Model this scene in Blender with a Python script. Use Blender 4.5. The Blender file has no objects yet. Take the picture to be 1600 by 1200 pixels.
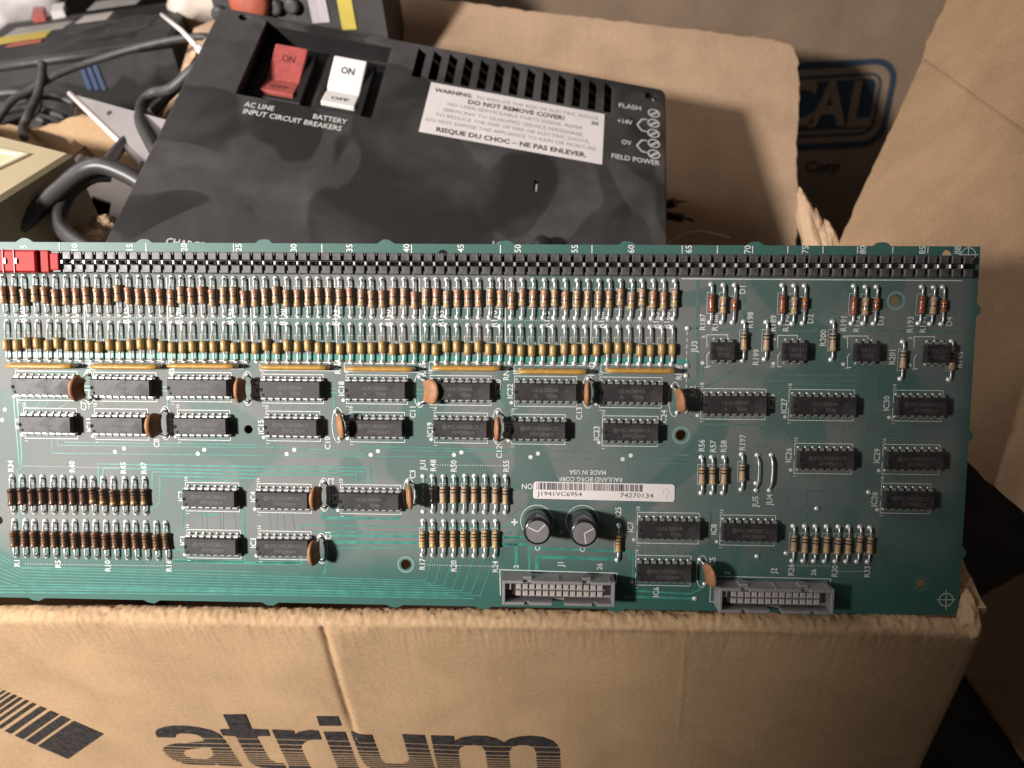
import bpy, bmesh, math, random
from mathutils import Vector, Matrix, noise
from mathutils.geometry import delaunay_2d_cdt
random.seed(7)
V = Vector
scene = bpy.context.scene
col = scene.collection

# ------------------------------------------------------------------ camera
# camera frame used for measuring: x right, y down, z forward (pixels of a 1600x1200 picture)
F = 1250.0
dn = V((160, 1640, 1250)).normalized()               # where "down" points in the camera frame
EZ = -dn
EX = V((12232, -241, -1250)).normalized(); EX = (EX - EZ * EX.dot(EZ)).normalized()
EY = EZ.cross(EX)
RIM_Z = 0.25                                         # height of the carton rim above the floor
CAMP = V((0, 0, 0))
def c2w(p): return V((p.dot(EX), p.dot(EY), p.dot(EZ)))
def rdir(px, py): return c2w(V(((px - 800) / F, (py - 600) / F, 1.0)))
RIM_D = 0.278
CAMP.z = RIM_Z - rdir(1480, 968).z * RIM_D
def P(px, py, d): return CAMP + rdir(px, py) * d
def hit(px, py, o, n):
    r = rdir(px, py); return CAMP + r * ((o - CAMP).dot(n) / r.dot(n))
def hitz(px, py, z): return hit(px, py, V((0, 0, z)), V((0, 0, 1)))

cam = bpy.data.cameras.new('camera'); camo = bpy.data.objects.new('camera', cam); col.objects.link(camo)
cam.sensor_width = 36; cam.lens = 36 * F / 1600; cam.clip_start = 0.01; cam.clip_end = 50
R = Matrix((c2w(V((1, 0, 0))), c2w(V((0, -1, 0))), c2w(V((0, 0, -1))))).transposed()
camo.matrix_world = Matrix.Translation(CAMP) @ R.to_4x4()
cam.dof.use_dof = True; cam.dof.focus_distance = 0.287; cam.dof.aperture_fstop = 13
scene.camera = camo
scene.render.resolution_x = 1024; scene.render.resolution_y = 768

# ------------------------------------------------------------------ light
w = bpy.data.worlds.new('World'); scene.world = w; w.use_nodes = True
bg = w.node_tree.nodes['Background']; bg.inputs[0].default_value = (1.0, 0.88, 0.80, 1); bg.inputs[1].default_value = 0.055
sp = bpy.data.lights.new('lamp', 'SPOT'); spo = bpy.data.objects.new('lamp', sp); col.objects.link(spo)
sp.energy = 82; sp.color = (1.0, 0.945, 0.895); sp.shadow_soft_size = 0.055
sp.spot_size = math.radians(109); sp.spot_blend = 0.30
LP = CAMP + c2w(V((-0.72, 0.02, -0.42)))
LT = CAMP + c2w(V((-0.70, -0.27, 0.40)))
spo.location = LP; spo.rotation_euler = (LT - LP).to_track_quat('-Z', 'Y').to_euler()
ar = bpy.data.lights.new('fill_light', 'AREA'); aro = bpy.data.objects.new('fill_light', ar); col.objects.link(aro)  # soft fill added to brighten the heap at left, no window there
ar.shape = 'RECTANGLE'; ar.size = 0.6; ar.size_y = 0.5; ar.energy = 3.8; ar.color = (1.0, 0.95, 0.92)
aro.location = CAMP + c2w(V((-0.80, -0.60, 0.02))); aro.rotation_euler = (P(250, 350, 0.38) - aro.location).to_track_quat('-Z', 'Y').to_euler()
scene.view_settings.view_transform = 'Standard'; scene.view_settings.look = 'None'
scene.view_settings.exposure = 0.15; scene.view_settings.gamma = 1.0
scene.render.engine = 'CYCLES'

# ------------------------------------------------------------------ materials
def s2l(c): return tuple(((x / 255) / 12.92 if x / 255 < 0.04045 else ((x / 255 + 0.055) / 1.055) ** 2.4) for x in c)
MATS = {}
def mat(name, c, rough=0.5, metal=0.0, var=0.0, scale=200, bump=0.0, c2=None, spec=0.5, coat=0.0, bscale=None, stretch=None):
    if name in MATS: return MATS[name]
    m = bpy.data.materials.new(name); m.use_nodes = True
    nt = m.node_tree; b = nt.nodes['Principled BSDF']
    b.inputs['Base Color'].default_value = (*c, 1); b.inputs['Roughness'].default_value = rough
    b.inputs['Metallic'].default_value = metal; b.inputs['Specular IOR Level'].default_value = spec
    b.inputs['Coat Weight'].default_value = coat
    if var > 0 or bump > 0:
        tc = nt.nodes.new('ShaderNodeTexCoord'); mp = nt.nodes.new('ShaderNodeMapping')
        nt.links.new(tc.outputs['Object'], mp.inputs[0])
        if stretch: mp.inputs['Scale'].default_value = stretch
        n = nt.nodes.new('ShaderNodeTexNoise'); n.inputs['Scale'].default_value = scale; n.inputs['Detail'].default_value = 6
        nt.links.new(mp.outputs[0], n.inputs[0])
        if var > 0:
            mx = nt.nodes.new('ShaderNodeMix'); mx.data_type = 'RGBA'
            cr = nt.nodes.new('ShaderNodeMapRange'); cr.inputs[1].default_value = 0.3; cr.inputs[2].default_value = 0.7
            nt.links.new(n.outputs[0], cr.inputs[0]); nt.links.new(cr.outputs[0], mx.inputs[0])
            a = [max(0, x * (1 - var)) for x in c]; d = c2 if c2 else [min(1, x * (1 + var)) for x in c]
            mx.inputs[6].default_value = (*a, 1); mx.inputs[7].default_value = (*d, 1)
            nt.links.new(mx.outputs[2], b.inputs['Base Color'])
        if bump > 0:
            n2 = nt.nodes.new('ShaderNodeTexNoise'); n2.inputs['Scale'].default_value = bscale or scale; n2.inputs['Detail'].default_value = 5
            nt.links.new(mp.outputs[0], n2.inputs[0])
            bp = nt.nodes.new('ShaderNodeBump'); bp.inputs['Strength'].default_value = bump; bp.inputs['Distance'].default_value = 0.0006
            nt.links.new(n2.outputs[0], bp.inputs['Height']); nt.links.new(bp.outputs[0], b.inputs['Normal'])
    MATS[name] = m; return m

def dust_mat(name, base, dust, rough_a, rough_b, thr=(0.42, 0.62), scale=14, spec=0.5, fine=0.3, smear=False):
    """dark surface carrying cloudy patches of pale dust with a few sharp wiped edges"""
    m = bpy.data.materials.new(name); m.use_nodes = True; nt = m.node_tree; N = nt.nodes; Lk = nt.links
    b = N['Principled BSDF']; b.inputs['Specular IOR Level'].default_value = spec
    tc = N.new('ShaderNodeTexCoord')
    n1 = N.new('ShaderNodeTexNoise'); n1.inputs['Scale'].default_value = scale; n1.inputs['Detail'].default_value = 3; n1.inputs['Distortion'].default_value = 0.6
    n2 = N.new('ShaderNodeTexNoise'); n2.inputs['Scale'].default_value = 900; n2.inputs['Detail'].default_value = 3
    Lk.new(tc.outputs['Object'], n1.inputs[0]); Lk.new(tc.outputs['Object'], n2.inputs[0])
    r1 = N.new('ShaderNodeMapRange'); r1.interpolation_type = 'SMOOTHSTEP'; r1.inputs[1].default_value = thr[0]; r1.inputs[2].default_value = thr[1]
    Lk.new(n1.outputs[0], r1.inputs[0])
    if smear:
        n3 = N.new('ShaderNodeTexNoise'); n3.inputs['Scale'].default_value = scale * 0.8; n3.inputs['Detail'].default_value = 1.5; n3.inputs['Distortion'].default_value = 1.6
        n4 = N.new('ShaderNodeTexNoise'); n4.inputs['Scale'].default_value = scale * 6; n4.inputs['Detail'].default_value = 5
        mp = N.new('ShaderNodeMapping'); mp.inputs['Location'].default_value = (3.3, 1.7, 0.4); mp.inputs['Scale'].default_value = (1.0, 0.7, 1.0); Lk.new(tc.outputs['Object'], mp.inputs[0]); Lk.new(mp.outputs[0], n3.inputs[0]); Lk.new(mp.outputs[0], n4.inputs[0])
        r3 = N.new('ShaderNodeMapRange'); r3.interpolation_type = 'SMOOTHSTEP'; r3.inputs[1].default_value = 0.485; r3.inputs[2].default_value = 0.525; r3.inputs[4].default_value = 0.55; Lk.new(n3.outputs[0], r3.inputs[0])
        r4 = N.new('ShaderNodeMapRange'); r4.inputs[1].default_value = 0.3; r4.inputs[2].default_value = 0.7; r4.inputs[3].default_value = 0.6; r4.inputs[4].default_value = 1.0; Lk.new(n4.outputs[0], r4.inputs[0])
        x1 = N.new('ShaderNodeMath'); x1.operation = 'MULTIPLY_ADD'; x1.inputs[1].default_value = 0.55; Lk.new(r1.outputs[0], x1.inputs[0]); Lk.new(r3.outputs[0], x1.inputs[2])
        r1 = N.new('ShaderNodeMath'); r1.operation = 'MULTIPLY'; Lk.new(x1.outputs[0], r1.inputs[0]); Lk.new(r4.outputs[0], r1.inputs[1])
    ma = N.new('ShaderNodeMath'); ma.operation = 'MULTIPLY_ADD'; ma.inputs[1].default_value = fine; ma.inputs[2].default_value = -fine * 0.5
    Lk.new(n2.outputs[0], ma.inputs[0])
    ad = N.new('ShaderNodeMath'); ad.use_clamp = True; Lk.new(r1.outputs[0], ad.inputs[0]); Lk.new(ma.outputs[0], ad.inputs[1])
    mx = N.new('ShaderNodeMix'); mx.data_type = 'RGBA'; mx.inputs[6].default_value = (*base, 1); mx.inputs[7].default_value = (*dust, 1)
    Lk.new(ad.outputs[0], mx.inputs[0]); Lk.new(mx.outputs[2], b.inputs['Base Color'])
    rr = N.new('ShaderNodeMapRange'); rr.inputs[3].default_value = rough_a; rr.inputs[4].default_value = rough_b
    Lk.new(ad.outputs[0], rr.inputs[0]); Lk.new(rr.outputs[0], b.inputs['Roughness'])
    bp = N.new('ShaderNodeBump'); bp.inputs['Strength'].default_value = 0.12; bp.inputs['Distance'].default_value = 0.0003
    Lk.new(n2.outputs[0], bp.inputs['Height']); Lk.new(bp.outputs[0], b.inputs['Normal'])
    MATS[name] = m; return m

def card_mat(name, c, ink=None):
    """kraft cardboard: mottled paper, faint flute lines, fibres"""
    m = bpy.data.materials.new(name); m.use_nodes = True; nt = m.node_tree; N = nt.nodes; Lk = nt.links
    b = N['Principled BSDF']; b.inputs['Roughness'].default_value = 0.78; b.inputs['Specular IOR Level'].default_value = 0.25
    tc = N.new('ShaderNodeTexCoord')
    def nz(s, d, dist=0.0, st=None):
        n = N.new('ShaderNodeTexNoise'); n.inputs['Scale'].default_value = s; n.inputs['Detail'].default_value = d; n.inputs['Distortion'].default_value = dist
        if st:
            mp = N.new('ShaderNodeMapping'); mp.inputs['Scale'].default_value = st; Lk.new(tc.outputs['Object'], mp.inputs[0]); Lk.new(mp.outputs[0], n.inputs[0])
        else: Lk.new(tc.outputs['Object'], n.inputs[0])
        return n
    a = nz(28, 5, 0.4); f = nz(600, 4); l = nz(260, 1, 0, (1, 0.05, 0.05))
    s1 = N.new('ShaderNodeMath'); s1.operation = 'MULTIPLY_ADD'; s1.inputs[1].default_value = 0.6; Lk.new(a.outputs[0], s1.inputs[0])
    s2 = N.new('ShaderNodeMath'); s2.operation = 'MULTIPLY'; s2.inputs[1].default_value = 0.4; Lk.new(f.outputs[0], s2.inputs[0]); Lk.new(s2.outputs[0], s1.inputs[2])
    r = N.new('ShaderNodeMapRange'); r.inputs[1].default_value = 0.32; r.inputs[2].default_value = 0.68; Lk.new(s1.outputs[0], r.inputs[0])
    mx = N.new('ShaderNodeMix'); mx.data_type = 'RGBA'
    mx.inputs[6].default_value = (*[x * 0.80 for x in c], 1); mx.inputs[7].default_value = (*[min(1, x * 1.16) for x in c], 1)
    Lk.new(r.outputs[0], mx.inputs[0]); Lk.new(mx.outputs[2], b.inputs['Base Color'])
    bp = N.new('ShaderNodeBump'); bp.inputs['Strength'].default_value = 0.28; bp.inputs['Distance'].default_value = 0.0004
    s3 = N.new('ShaderNodeMath'); s3.operation = 'ADD'; Lk.new(f.outputs[0], s3.inputs[0]); Lk.new(l.outputs[0], s3.inputs[1])
    s4 = N.new('ShaderNodeMath'); s4.operation = 'ADD'; Lk.new(s3.outputs[0], s4.inputs[0]); Lk.new(a.outputs[0], s4.inputs[1])
    Lk.new(s4.outputs[0], bp.inputs['Height']); Lk.new(bp.outputs[0], b.inputs['Normal'])
    MATS[name] = m; return m

M_KRAFT = card_mat('kraft', (0.455, 0.30, 0.172))
M_KRAFT2 = card_mat('kraft_light', (0.45, 0.305, 0.20))
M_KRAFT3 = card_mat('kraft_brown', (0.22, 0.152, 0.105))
M_KRAFTDIM = card_mat('kraft_dimmed', (0.31, 0.20, 0.118))  # side flap kraft, the weaker light at the right put into its colour
M_KEDGE = card_mat('kraft_edge', (0.60, 0.40, 0.24))
M_INK = mat('carton_ink', (0.020, 0.017, 0.020), 0.75, var=0.5, scale=350, c2=(0.05, 0.04, 0.036), bump=0.3, bscale=600)
M_BLUEINK = mat('blue_ink', (0.018, 0.034, 0.055), 0.7, var=0.3, scale=400)
M_BLACKP = dust_mat('dusty_black_plastic', (0.024, 0.022, 0.022), (0.075, 0.070, 0.069), 0.48, 0.74, (0.40, 0.62), 16, 0.35, 0.35, True)
M_BLACK = mat('black_plastic', (0.016, 0.015, 0.015), 0.55, var=0.3, scale=60)
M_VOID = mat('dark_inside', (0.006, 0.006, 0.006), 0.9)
M_WHITEP = mat('white_plastic', (0.82, 0.78, 0.76), 0.4)
M_REDP = mat('red_plastic', (0.42, 0.095, 0.085), 0.4, var=0.15, scale=300)
M_REDT = mat('red_translucent', (0.32, 0.008, 0.008), 0.5, spec=0.18)
M_PAPER = mat('white_paper', (0.72, 0.66, 0.66), 0.6, var=0.05, scale=60)
M_TEXTW = mat('white_print', (0.62, 0.60, 0.58), 0.6)
M_TEXTK = mat('black_print', (0.02, 0.018, 0.02), 0.6)
M_TEXTG = mat('grey_print', (0.22, 0.20, 0.20), 0.6)
M_SILK = mat('silkscreen_ink', (0.62, 0.63, 0.61), 0.55, var=0.2, scale=700)
M_CHIPMARK = mat('chip_marking', (0.105, 0.098, 0.096), 0.6)
M_TRACE = mat('masked_trace', (0.055, 0.225, 0.185), 0.38, var=0.25, scale=300)
M_TRACED = mat('masked_trace_dim', (0.095, 0.165, 0.148), 0.40, var=0.25, scale=300)
M_CLEAN = mat('clean_mask', (0.035, 0.135, 0.105), 0.36, var=0.2, scale=120)
M_SOLDER = mat('solder', (0.80, 0.80, 0.79), 0.42, 0.55, bump=0.25, scale=2500)
M_LEAD = mat('tinned_wire', (0.78, 0.78, 0.77), 0.34, 0.7)
M_PIN = mat('chip_pin', (0.50, 0.50, 0.49), 0.42, 0.75, var=0.2, scale=900)
M_CHIP = dust_mat('chip_epoxy', (0.024, 0.021, 0.022), (0.046, 0.041, 0.042), 0.48, 0.66, (0.4, 0.65), 120, 0.42, 0.5)
M_TERM = dust_mat('terminal_plastic', (0.055, 0.050, 0.051), (0.115, 0.105, 0.105), 0.42, 0.6, (0.4, 0.7), 180, 0.5, 0.4)
M_GREYP = mat('grey_plastic', (0.25, 0.235, 0.235), 0.5, var=0.12, scale=150)
M_CELL = mat('grey_socket', (0.44, 0.40, 0.38), 0.5, var=0.15, scale=400)
M_CERAM = mat('brown_ceramic', (0.31, 0.14, 0.062), 0.6, var=0.25, scale=350, bump=0.2)
M_RNET = mat('ochre_coating', (0.42, 0.235, 0.055), 0.36, var=0.22, scale=350, bump=0.15)
M_ECAP = mat('capacitor_sleeve', (0.014, 0.014, 0.016), 0.24, coat=0.3)
M_ALU = mat('capacitor_top', (0.36, 0.34, 0.345), 0.40, 0.6, var=0.1, scale=300)
M_STEEL = mat('grey_steel', (0.50, 0.46, 0.45), 0.5, 0.1, var=0.12, scale=40)
M_STEELE = mat('bright_edge', (0.78, 0.70, 0.66), 0.45, 0.1)
M_CABLE = mat('cable_rubber', (0.05, 0.045, 0.045), 0.42, var=0.2, scale=150)
M_CABLEG = mat('cable_grey', (0.055, 0.050, 0.049), 0.5, var=0.3, scale=150)
M_BEIGE = mat('beige_enclosure', (0.50, 0.41, 0.26), 0.5, var=0.06, scale=60)
M_BEIGEL = mat('beige_lip', (0.80, 0.70, 0.50), 0.5)
M_YEL = mat('yellow_label', (0.55, 0.42, 0.07), 0.5, var=0.1, scale=60)
M_REDL = mat('red_label', (0.40, 0.10, 0.06), 0.5)
M_GLAB = mat('grey_label', (0.34, 0.31, 0.29), 0.55, var=0.15, scale=80)
M_WCLOTH = mat('white_cloth', (0.58, 0.54, 0.54), 0.7, var=0.08, scale=40)
M_CREAM = mat('cream_bag', (0.74, 0.64, 0.55), 0.6, var=0.08, scale=40)
M_BLUEP = mat('blue_tape', (0.06, 0.09, 0.17), 0.5)
M_REDW = mat('brown_wire', (0.07, 0.022, 0.02), 0.5)
M_COPPER = mat('frayed_copper', (0.20, 0.13, 0.10), 0.5, 0.6)
M_FLOOR = mat('dark_floor', (0.010, 0.009, 0.008), 0.7, var=0.5, scale=30, bump=0.3)
BC = {'tan': (0.40, 0.29, 0.19), 'orange': (0.42, 0.17, 0.095), 'red': (0.36, 0.04, 0.03), 'brown': (0.11, 0.042, 0.018), 'black': (0.015, 0.012, 0.012),
      'gold': (0.42, 0.27, 0.08), 'darkbrown': (0.085, 0.042, 0.026), 'ochre': (0.36, 0.235, 0.085), 'rust': (0.26, 0.075, 0.035), 'pink': (0.41, 0.25, 0.17),
      'yellowtan': (0.46, 0.32, 0.14), 'glass': (0.42, 0.13, 0.05), 'dim': (0.16, 0.085, 0.045)}
def bm_(c): return mat('paint_' + c, BC[c], 0.36, var=0.16, scale=800, coat=0.15)

# board laminate: green mask under grey dust, cleaner along the rims
def board_mat():
    m = bpy.data.materials.new('solder_mask'); m.use_nodes = True; nt = m.node_tree; N = nt.nodes; Lk = nt.links
    b = N['Principled BSDF']; b.inputs['Specular IOR Level'].default_value = 0.38
    tc = N.new('ShaderNodeTexCoord'); sx = N.new('ShaderNodeSeparateXYZ'); Lk.new(tc.outputs['Object'], sx.inputs[0])
    n1 = N.new('ShaderNodeTexNoise'); n1.inputs['Scale'].default_value = 22; n1.inputs['Detail'].default_value = 4; n1.inputs['Distortion'].default_value = 0.5
    n2 = N.new('ShaderNodeTexNoise'); n2.inputs['Scale'].default_value = 1200; n2.inputs['Detail'].default_value = 3
    for n in (n1, n2): Lk.new(tc.outputs['Object'], n.inputs[0])
    def ramp(o, a, c, t0, t1):
        r = N.new('ShaderNodeMapRange'); r.interpolation_type = 'SMOOTHSTEP'; r.inputs[1].default_value = a; r.inputs[2].default_value = c
        r.inputs[3].default_value = t0; r.inputs[4].default_value = t1; Lk.new(o, r.inputs[0]); return r.outputs[0]
    def mul(a, c, op='MULTIPLY'):
        k = N.new('ShaderNodeMath'); k.operation = op; k.use_clamp = True
        Lk.new(a, k.inputs[0])
        if isinstance(c, float): k.inputs[1].default_value = c
        else: Lk.new(c, k.inputs[1])
        return k.outputs[0]
    d0 = ramp(n1.outputs[0], 0.30, 0.62, 0.35, 0.80)
    n5 = N.new('ShaderNodeTexNoise'); n5.inputs['Scale'].default_value = 17; n5.inputs['Detail'].default_value = 1.2; n5.inputs['Distortion'].default_value = 1.4
    mp5 = N.new('ShaderNodeMapping'); mp5.inputs['Location'].default_value = (1.9, 4.2, 0.0); Lk.new(tc.outputs['Object'], mp5.inputs[0]); Lk.new(mp5.outputs[0], n5.inputs[0])
    d = mul(d0, ramp(n5.outputs[0], 0.43, 0.47, 0.55, 1.2))
    lo = ramp(sx.outputs['Y'], 0.006, 0.030, 0.0, 1.0)          # less dust along the lower rim
    hi = ramp(sx.outputs['Y'], 0.1262, 0.1268, 1.0, 0.10)       # strip above the terminals
    rt = ramp(sx.outputs['X'], 0.05, 0.12, 1.0, 0.82)
    re = ramp(sx.outputs['X'], 0.155, 0.162, 1.0, 0.15)         # bare laminate rim at the right end
    d = mul(mul(mul(d, lo), hi), mul(rt, re))
    fi = mul(n2.outputs[0], 0.22); d = mul(d, fi, 'ADD')
    mx = N.new('ShaderNodeMix'); mx.data_type = 'RGBA'; mx.inputs[6].default_value = (0.021, 0.105, 0.086, 1); mx.inputs[7].default_value = (0.155, 0.163, 0.158, 1)
    Lk.new(d, mx.inputs[0]); Lk.new(mx.outputs[2], b.inputs['Base Color'])
    Lk.new(ramp(d, 0.0, 1.0, 0.46, 0.62), b.inputs['Roughness'])
    bp = N.new('ShaderNodeBump'); bp.inputs['Strength'].default_value = 0.08; bp.inputs['Distance'].default_value = 0.0002
    Lk.new(n2.outputs[0], bp.inputs['Height']); Lk.new(bp.outputs[0], b.inputs['Normal'])
    MATS['solder_mask'] = m; return m
M_BOARD = board_mat()

# ------------------------------------------------------------------ helpers
def tag(o, label, cat=None, group=None, kind=None):
    if label: o['label'] = label
    if cat: o['category'] = cat
    if group: o['group'] = group
    if kind: o['kind'] = kind
    return o
def link(name, me, parent=None, mw=None):
    o = bpy.data.objects.new(name, me); col.objects.link(o)
    if parent: o.parent = parent
    if mw is not None: o.matrix_basis = mw
    return o
def empty(name, mw):
    o = bpy.data.objects.new(name, None); col.objects.link(o); o.empty_display_size = 0.02; o.matrix_world = mw; return o

class MB:
    def __init__(s): s.v = []; s.f = []; s.m = []; s.mats = []; s.sm = []
    def mi(s, m):
        if m not in s.mats: s.mats.append(m)
        return s.mats.index(m)
    def add(s, vs, fs, m, smooth=False):
        k = len(s.v); i = s.mi(m); s.v.extend([tuple(v) for v in vs])
        for f in fs: s.f.append([k + x for x in f]); s.m.append(i); s.sm.append(smooth)
    def box(s, x0, x1, y0, y1, z0, z1, m, ch=0.0, T=None):
        if ch > 0:
            vs = [(x0, y0, z0), (x1, y0, z0), (x1, y1, z0), (x0, y1, z0), (x0, y0, z1 - ch), (x1, y0, z1 - ch), (x1, y1, z1 - ch), (x0, y1, z1 - ch),
                  (x0 + ch, y0 + ch, z1), (x1 - ch, y0 + ch, z1), (x1 - ch, y1 - ch, z1), (x0 + ch, y1 - ch, z1)]
            fs = [(3, 2, 1, 0), (0, 1, 5, 4), (1, 2, 6, 5), (2, 3, 7, 6), (3, 0, 4, 7), (4, 5, 9, 8), (5, 6, 10, 9), (6, 7, 11, 10), (7, 4, 8, 11), (8, 9, 10, 11)]
        else:
            vs = [(x0, y0, z0), (x1, y0, z0), (x1, y1, z0), (x0, y1, z0), (x0, y0, z1), (x1, y0, z1), (x1, y1, z1), (x0, y1, z1)]
            fs = [(3, 2, 1, 0), (0, 1, 5, 4), (1, 2, 6, 5), (2, 3, 7, 6), (3, 0, 4, 7), (4, 5, 6, 7)]
        if T: vs = [T @ V(v) for v in vs]
        s.add(vs, fs, m)
    def tube(s, pts, r, m, seg=8, cap=True):
        pts = [V(p) for p in pts]; n = len(pts); k = len(s.v); i = s.mi(m); pn = None
        for j, p in enumerate(pts):
            t = (pts[min(j + 1, n - 1)] - pts[max(j - 1, 0)]).normalized()
            if pn is None: a = t.orthogonal().normalized()
            else: a = (pn - t * pn.dot(t)).normalized()
            pn = a; b = t.cross(a); rr = r[j] if isinstance(r, (list, tuple)) else r
            for q in range(seg):
                an = 2 * math.pi * q / seg; s.v.append(tuple(p + (a * math.cos(an) + b * math.sin(an)) * rr))
        for j in range(n - 1):
            for q in range(seg):
                q2 = (q + 1) % seg; s.f.append([k + j * seg + q, k + j * seg + q2, k + (j + 1) * seg + q2, k + (j + 1) * seg + q]); s.m.append(i); s.sm.append(True)
        if cap:
            s.f.append([k + q for q in range(seg)][::-1]); s.m.append(i); s.sm.append(False)
            s.f.append([k + (n - 1) * seg + q for q in range(seg)]); s.m.append(i); s.sm.append(False)
    def lathe(s, prof, T, seg, mats, cap=True, smooth=True):
        """prof: list of (pos along local Y, radius); mats: one per segment or one"""
        k = len(s.v); n = len(prof)
        for (y, r) in prof:
            for q in range(seg):
                an = 2 * math.pi * q / seg; s.v.append(tuple(T @ V((r * math.cos(an), y, r * math.sin(an)))))
        for j in range(n - 1):
            mm = mats[j] if isinstance(mats, list) else mats; i = s.mi(mm)
            for q in range(seg):
                q2 = (q + 1) % seg; s.f.append([k + j * seg + q, k + (j + 1) * seg + q, k + (j + 1) * seg + q2, k + j * seg + q2]); s.m.append(i); s.sm.append(smooth)
        if cap:
            i = s.mi(mats[0] if isinstance(mats, list) else mats)
            s.f.append([k + q for q in range(seg)]); s.m.append(i); s.sm.append(False)
            i = s.mi(mats[-1] if isinstance(mats, list) else mats)
            s.f.append([k + (n - 1) * seg + q for q in range(seg)][::-1]); s.m.append(i); s.sm.append(False)
    def poly(s, outer, holes, m, z=0.0, T=None):
        vs, fs = fill(outer, holes); pts = [V((x, y, z)) for x, y in vs]
        if T: pts = [T @ p for p in pts]
        s.add(pts, fs, m)
    def prism(s, outer, holes, z0, z1, m, ch=0.0, mside=None, T=None):
        """polygon with holes, z0 bottom, z1 top, optional chamfer of the outer rim"""
        T = T or Matrix()
        inner = inset(outer, ch) if ch > 0 else outer
        vs, fs = fill(inner, holes); s.add([T @ V((x, y, z1)) for x, y in vs], fs, m)
        vs, fs = fill(outer, holes); s.add([T @ V((x, y, z0)) for x, y in vs], [f[::-1] for f in fs], m)
        n = len(outer); ccw = area(outer) > 0
        rings = [[(x, y, z0) for x, y in outer], [(x, y, z1 - ch) for x, y in outer]] + ([[(x, y, z1) for x, y in inner]] if ch > 0 else [])
        for a, b in zip(rings, rings[1:]):
            fs = [(i, (i + 1) % n, n + (i + 1) % n, n + i) for i in range(n)]
            if not ccw: fs = [f[::-1] for f in fs]
            s.add([T @ V(p) for p in a + b], fs, mside or m)
        for h in holes:
            n = len(h); fs = [(i, (i + 1) % n, n + (i + 1) % n, n + i) for i in range(n)]
            if area(h) > 0: fs = [f[::-1] for f in fs]
            s.add([T @ V((x, y, z0)) for x, y in h] + [T @ V((x, y, z1)) for x, y in h], fs, mside or m)
    def stroke(s, pts, wd, z, m, closed=False):
        """flat ribbon along a 2-D path with mitred corners"""
        pts = [V((p[0], p[1])) for p in pts]; n = len(pts); L = []; Rr = []
        for i in range(n):
            if closed: a, b = pts[i - 1], pts[(i + 1) % n]
            else: a, b = pts[max(i - 1, 0)], pts[min(i + 1, n - 1)]
            d1 = (pts[i] - a); d2 = (b - pts[i])
            if d1.length < 1e-9: d1 = d2
            if d2.length < 1e-9: d2 = d1
            d1 = d1.normalized(); d2 = d2.normalized(); n1 = V((-d1.y, d1.x)); n2 = V((-d2.y, d2.x)); mm = n1 + n2
            if mm.length < 1e-6: mm = n1
            mm = mm.normalized(); k = wd / 2 / max(0.35, mm.dot(n1))
            L.append(pts[i] + mm * k); Rr.append(pts[i] - mm * k)
        vs = [(p.x, p.y, z) for p in L + Rr]
        fs = [(i, n + i, n + (i + 1) % n, (i + 1) % n) for i in range(n if closed else n - 1)]
        s.add(vs, fs, m)
    def disc(s, x, y, r, z, m, seg=12):
        s.add([(x + r * math.cos(2 * math.pi * q / seg), y + r * math.sin(2 * math.pi * q / seg), z) for q in range(seg)], [list(range(seg))], m)
    def mesh(s, name):
        me = bpy.data.meshes.new(name); me.from_pydata(s.v, [], s.f)
        for m in s.mats: me.materials.append(m)
        me.polygons.foreach_set('material_index', s.m); me.polygons.foreach_set('use_smooth', s.sm); me.update(); return me
    def build(s, name, parent=None, mw=None): return link(name, s.mesh(name), parent, mw)

def area(p): return 0.5 * sum(p[i - 1][0] * p[i][1] - p[i][0] * p[i - 1][1] for i in range(len(p)))
def inset(p, d):
    n = len(p); sg = 1 if area(p) > 0 else -1; out = []
    for i in range(n):
        a = V(p[i - 1]); b = V(p[i]); c = V(p[(i + 1) % n]); d1 = (b - a).normalized(); d2 = (c - b).normalized()
        n1 = V((-d1.y, d1.x)) * sg; n2 = V((-d2.y, d2.x)) * sg; mm = (n1 + n2).normalized(); out.append(tuple(b + mm * (d / max(0.3, mm.dot(n1)))))
    return out
def fill(outer, holes):
    """constrained triangulation of a polygon with holes"""
    K = 1000.0; pts = []; es = []
    for lp in [outer] + list(holes):
        k = len(pts); n = len(lp); pts += [V((x * K, y * K)) for x, y in lp]; es += [(k + i, k + (i + 1) % n) for i in range(n)]
    vs, _, fs, _, _, _ = delaunay_2d_cdt(pts, es, [], 1, 1e-5)
    out = []; loops = [outer] + list(holes)
    def inside(x, y):
        c = False
        for lp in loops:
            for i in range(len(lp)):
                (x0, y0), (x1, y1) = lp[i - 1], lp[i]
                if (y0 > y) != (y1 > y) and x < (x1 - x0) * (y - y0) / (y1 - y0) + x0: c = not c
        return c
    for f in fs:
        f = list(f); cx = sum(vs[i].x for i in f) / len(f) / K; cy = sum(vs[i].y for i in f) / len(f) / K
        if not inside(cx, cy): continue
        ar = sum(vs[f[i - 1]].x * vs[f[i]].y - vs[f[i]].x * vs[f[i - 1]].y for i in range(len(f)))
        out.append(f if ar > 0 else f[::-1])
    return [(v.x / K, v.y / K) for v in vs], out
def circ(x, y, r, n=20): return [(x + r * math.cos(2 * math.pi * q / n), y + r * math.sin(2 * math.pi * q / n)) for q in range(n)]
def rect(x0, y0, x1, y1): return [(x0, y0), (x1, y0), (x1, y1), (x0, y1)]

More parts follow.
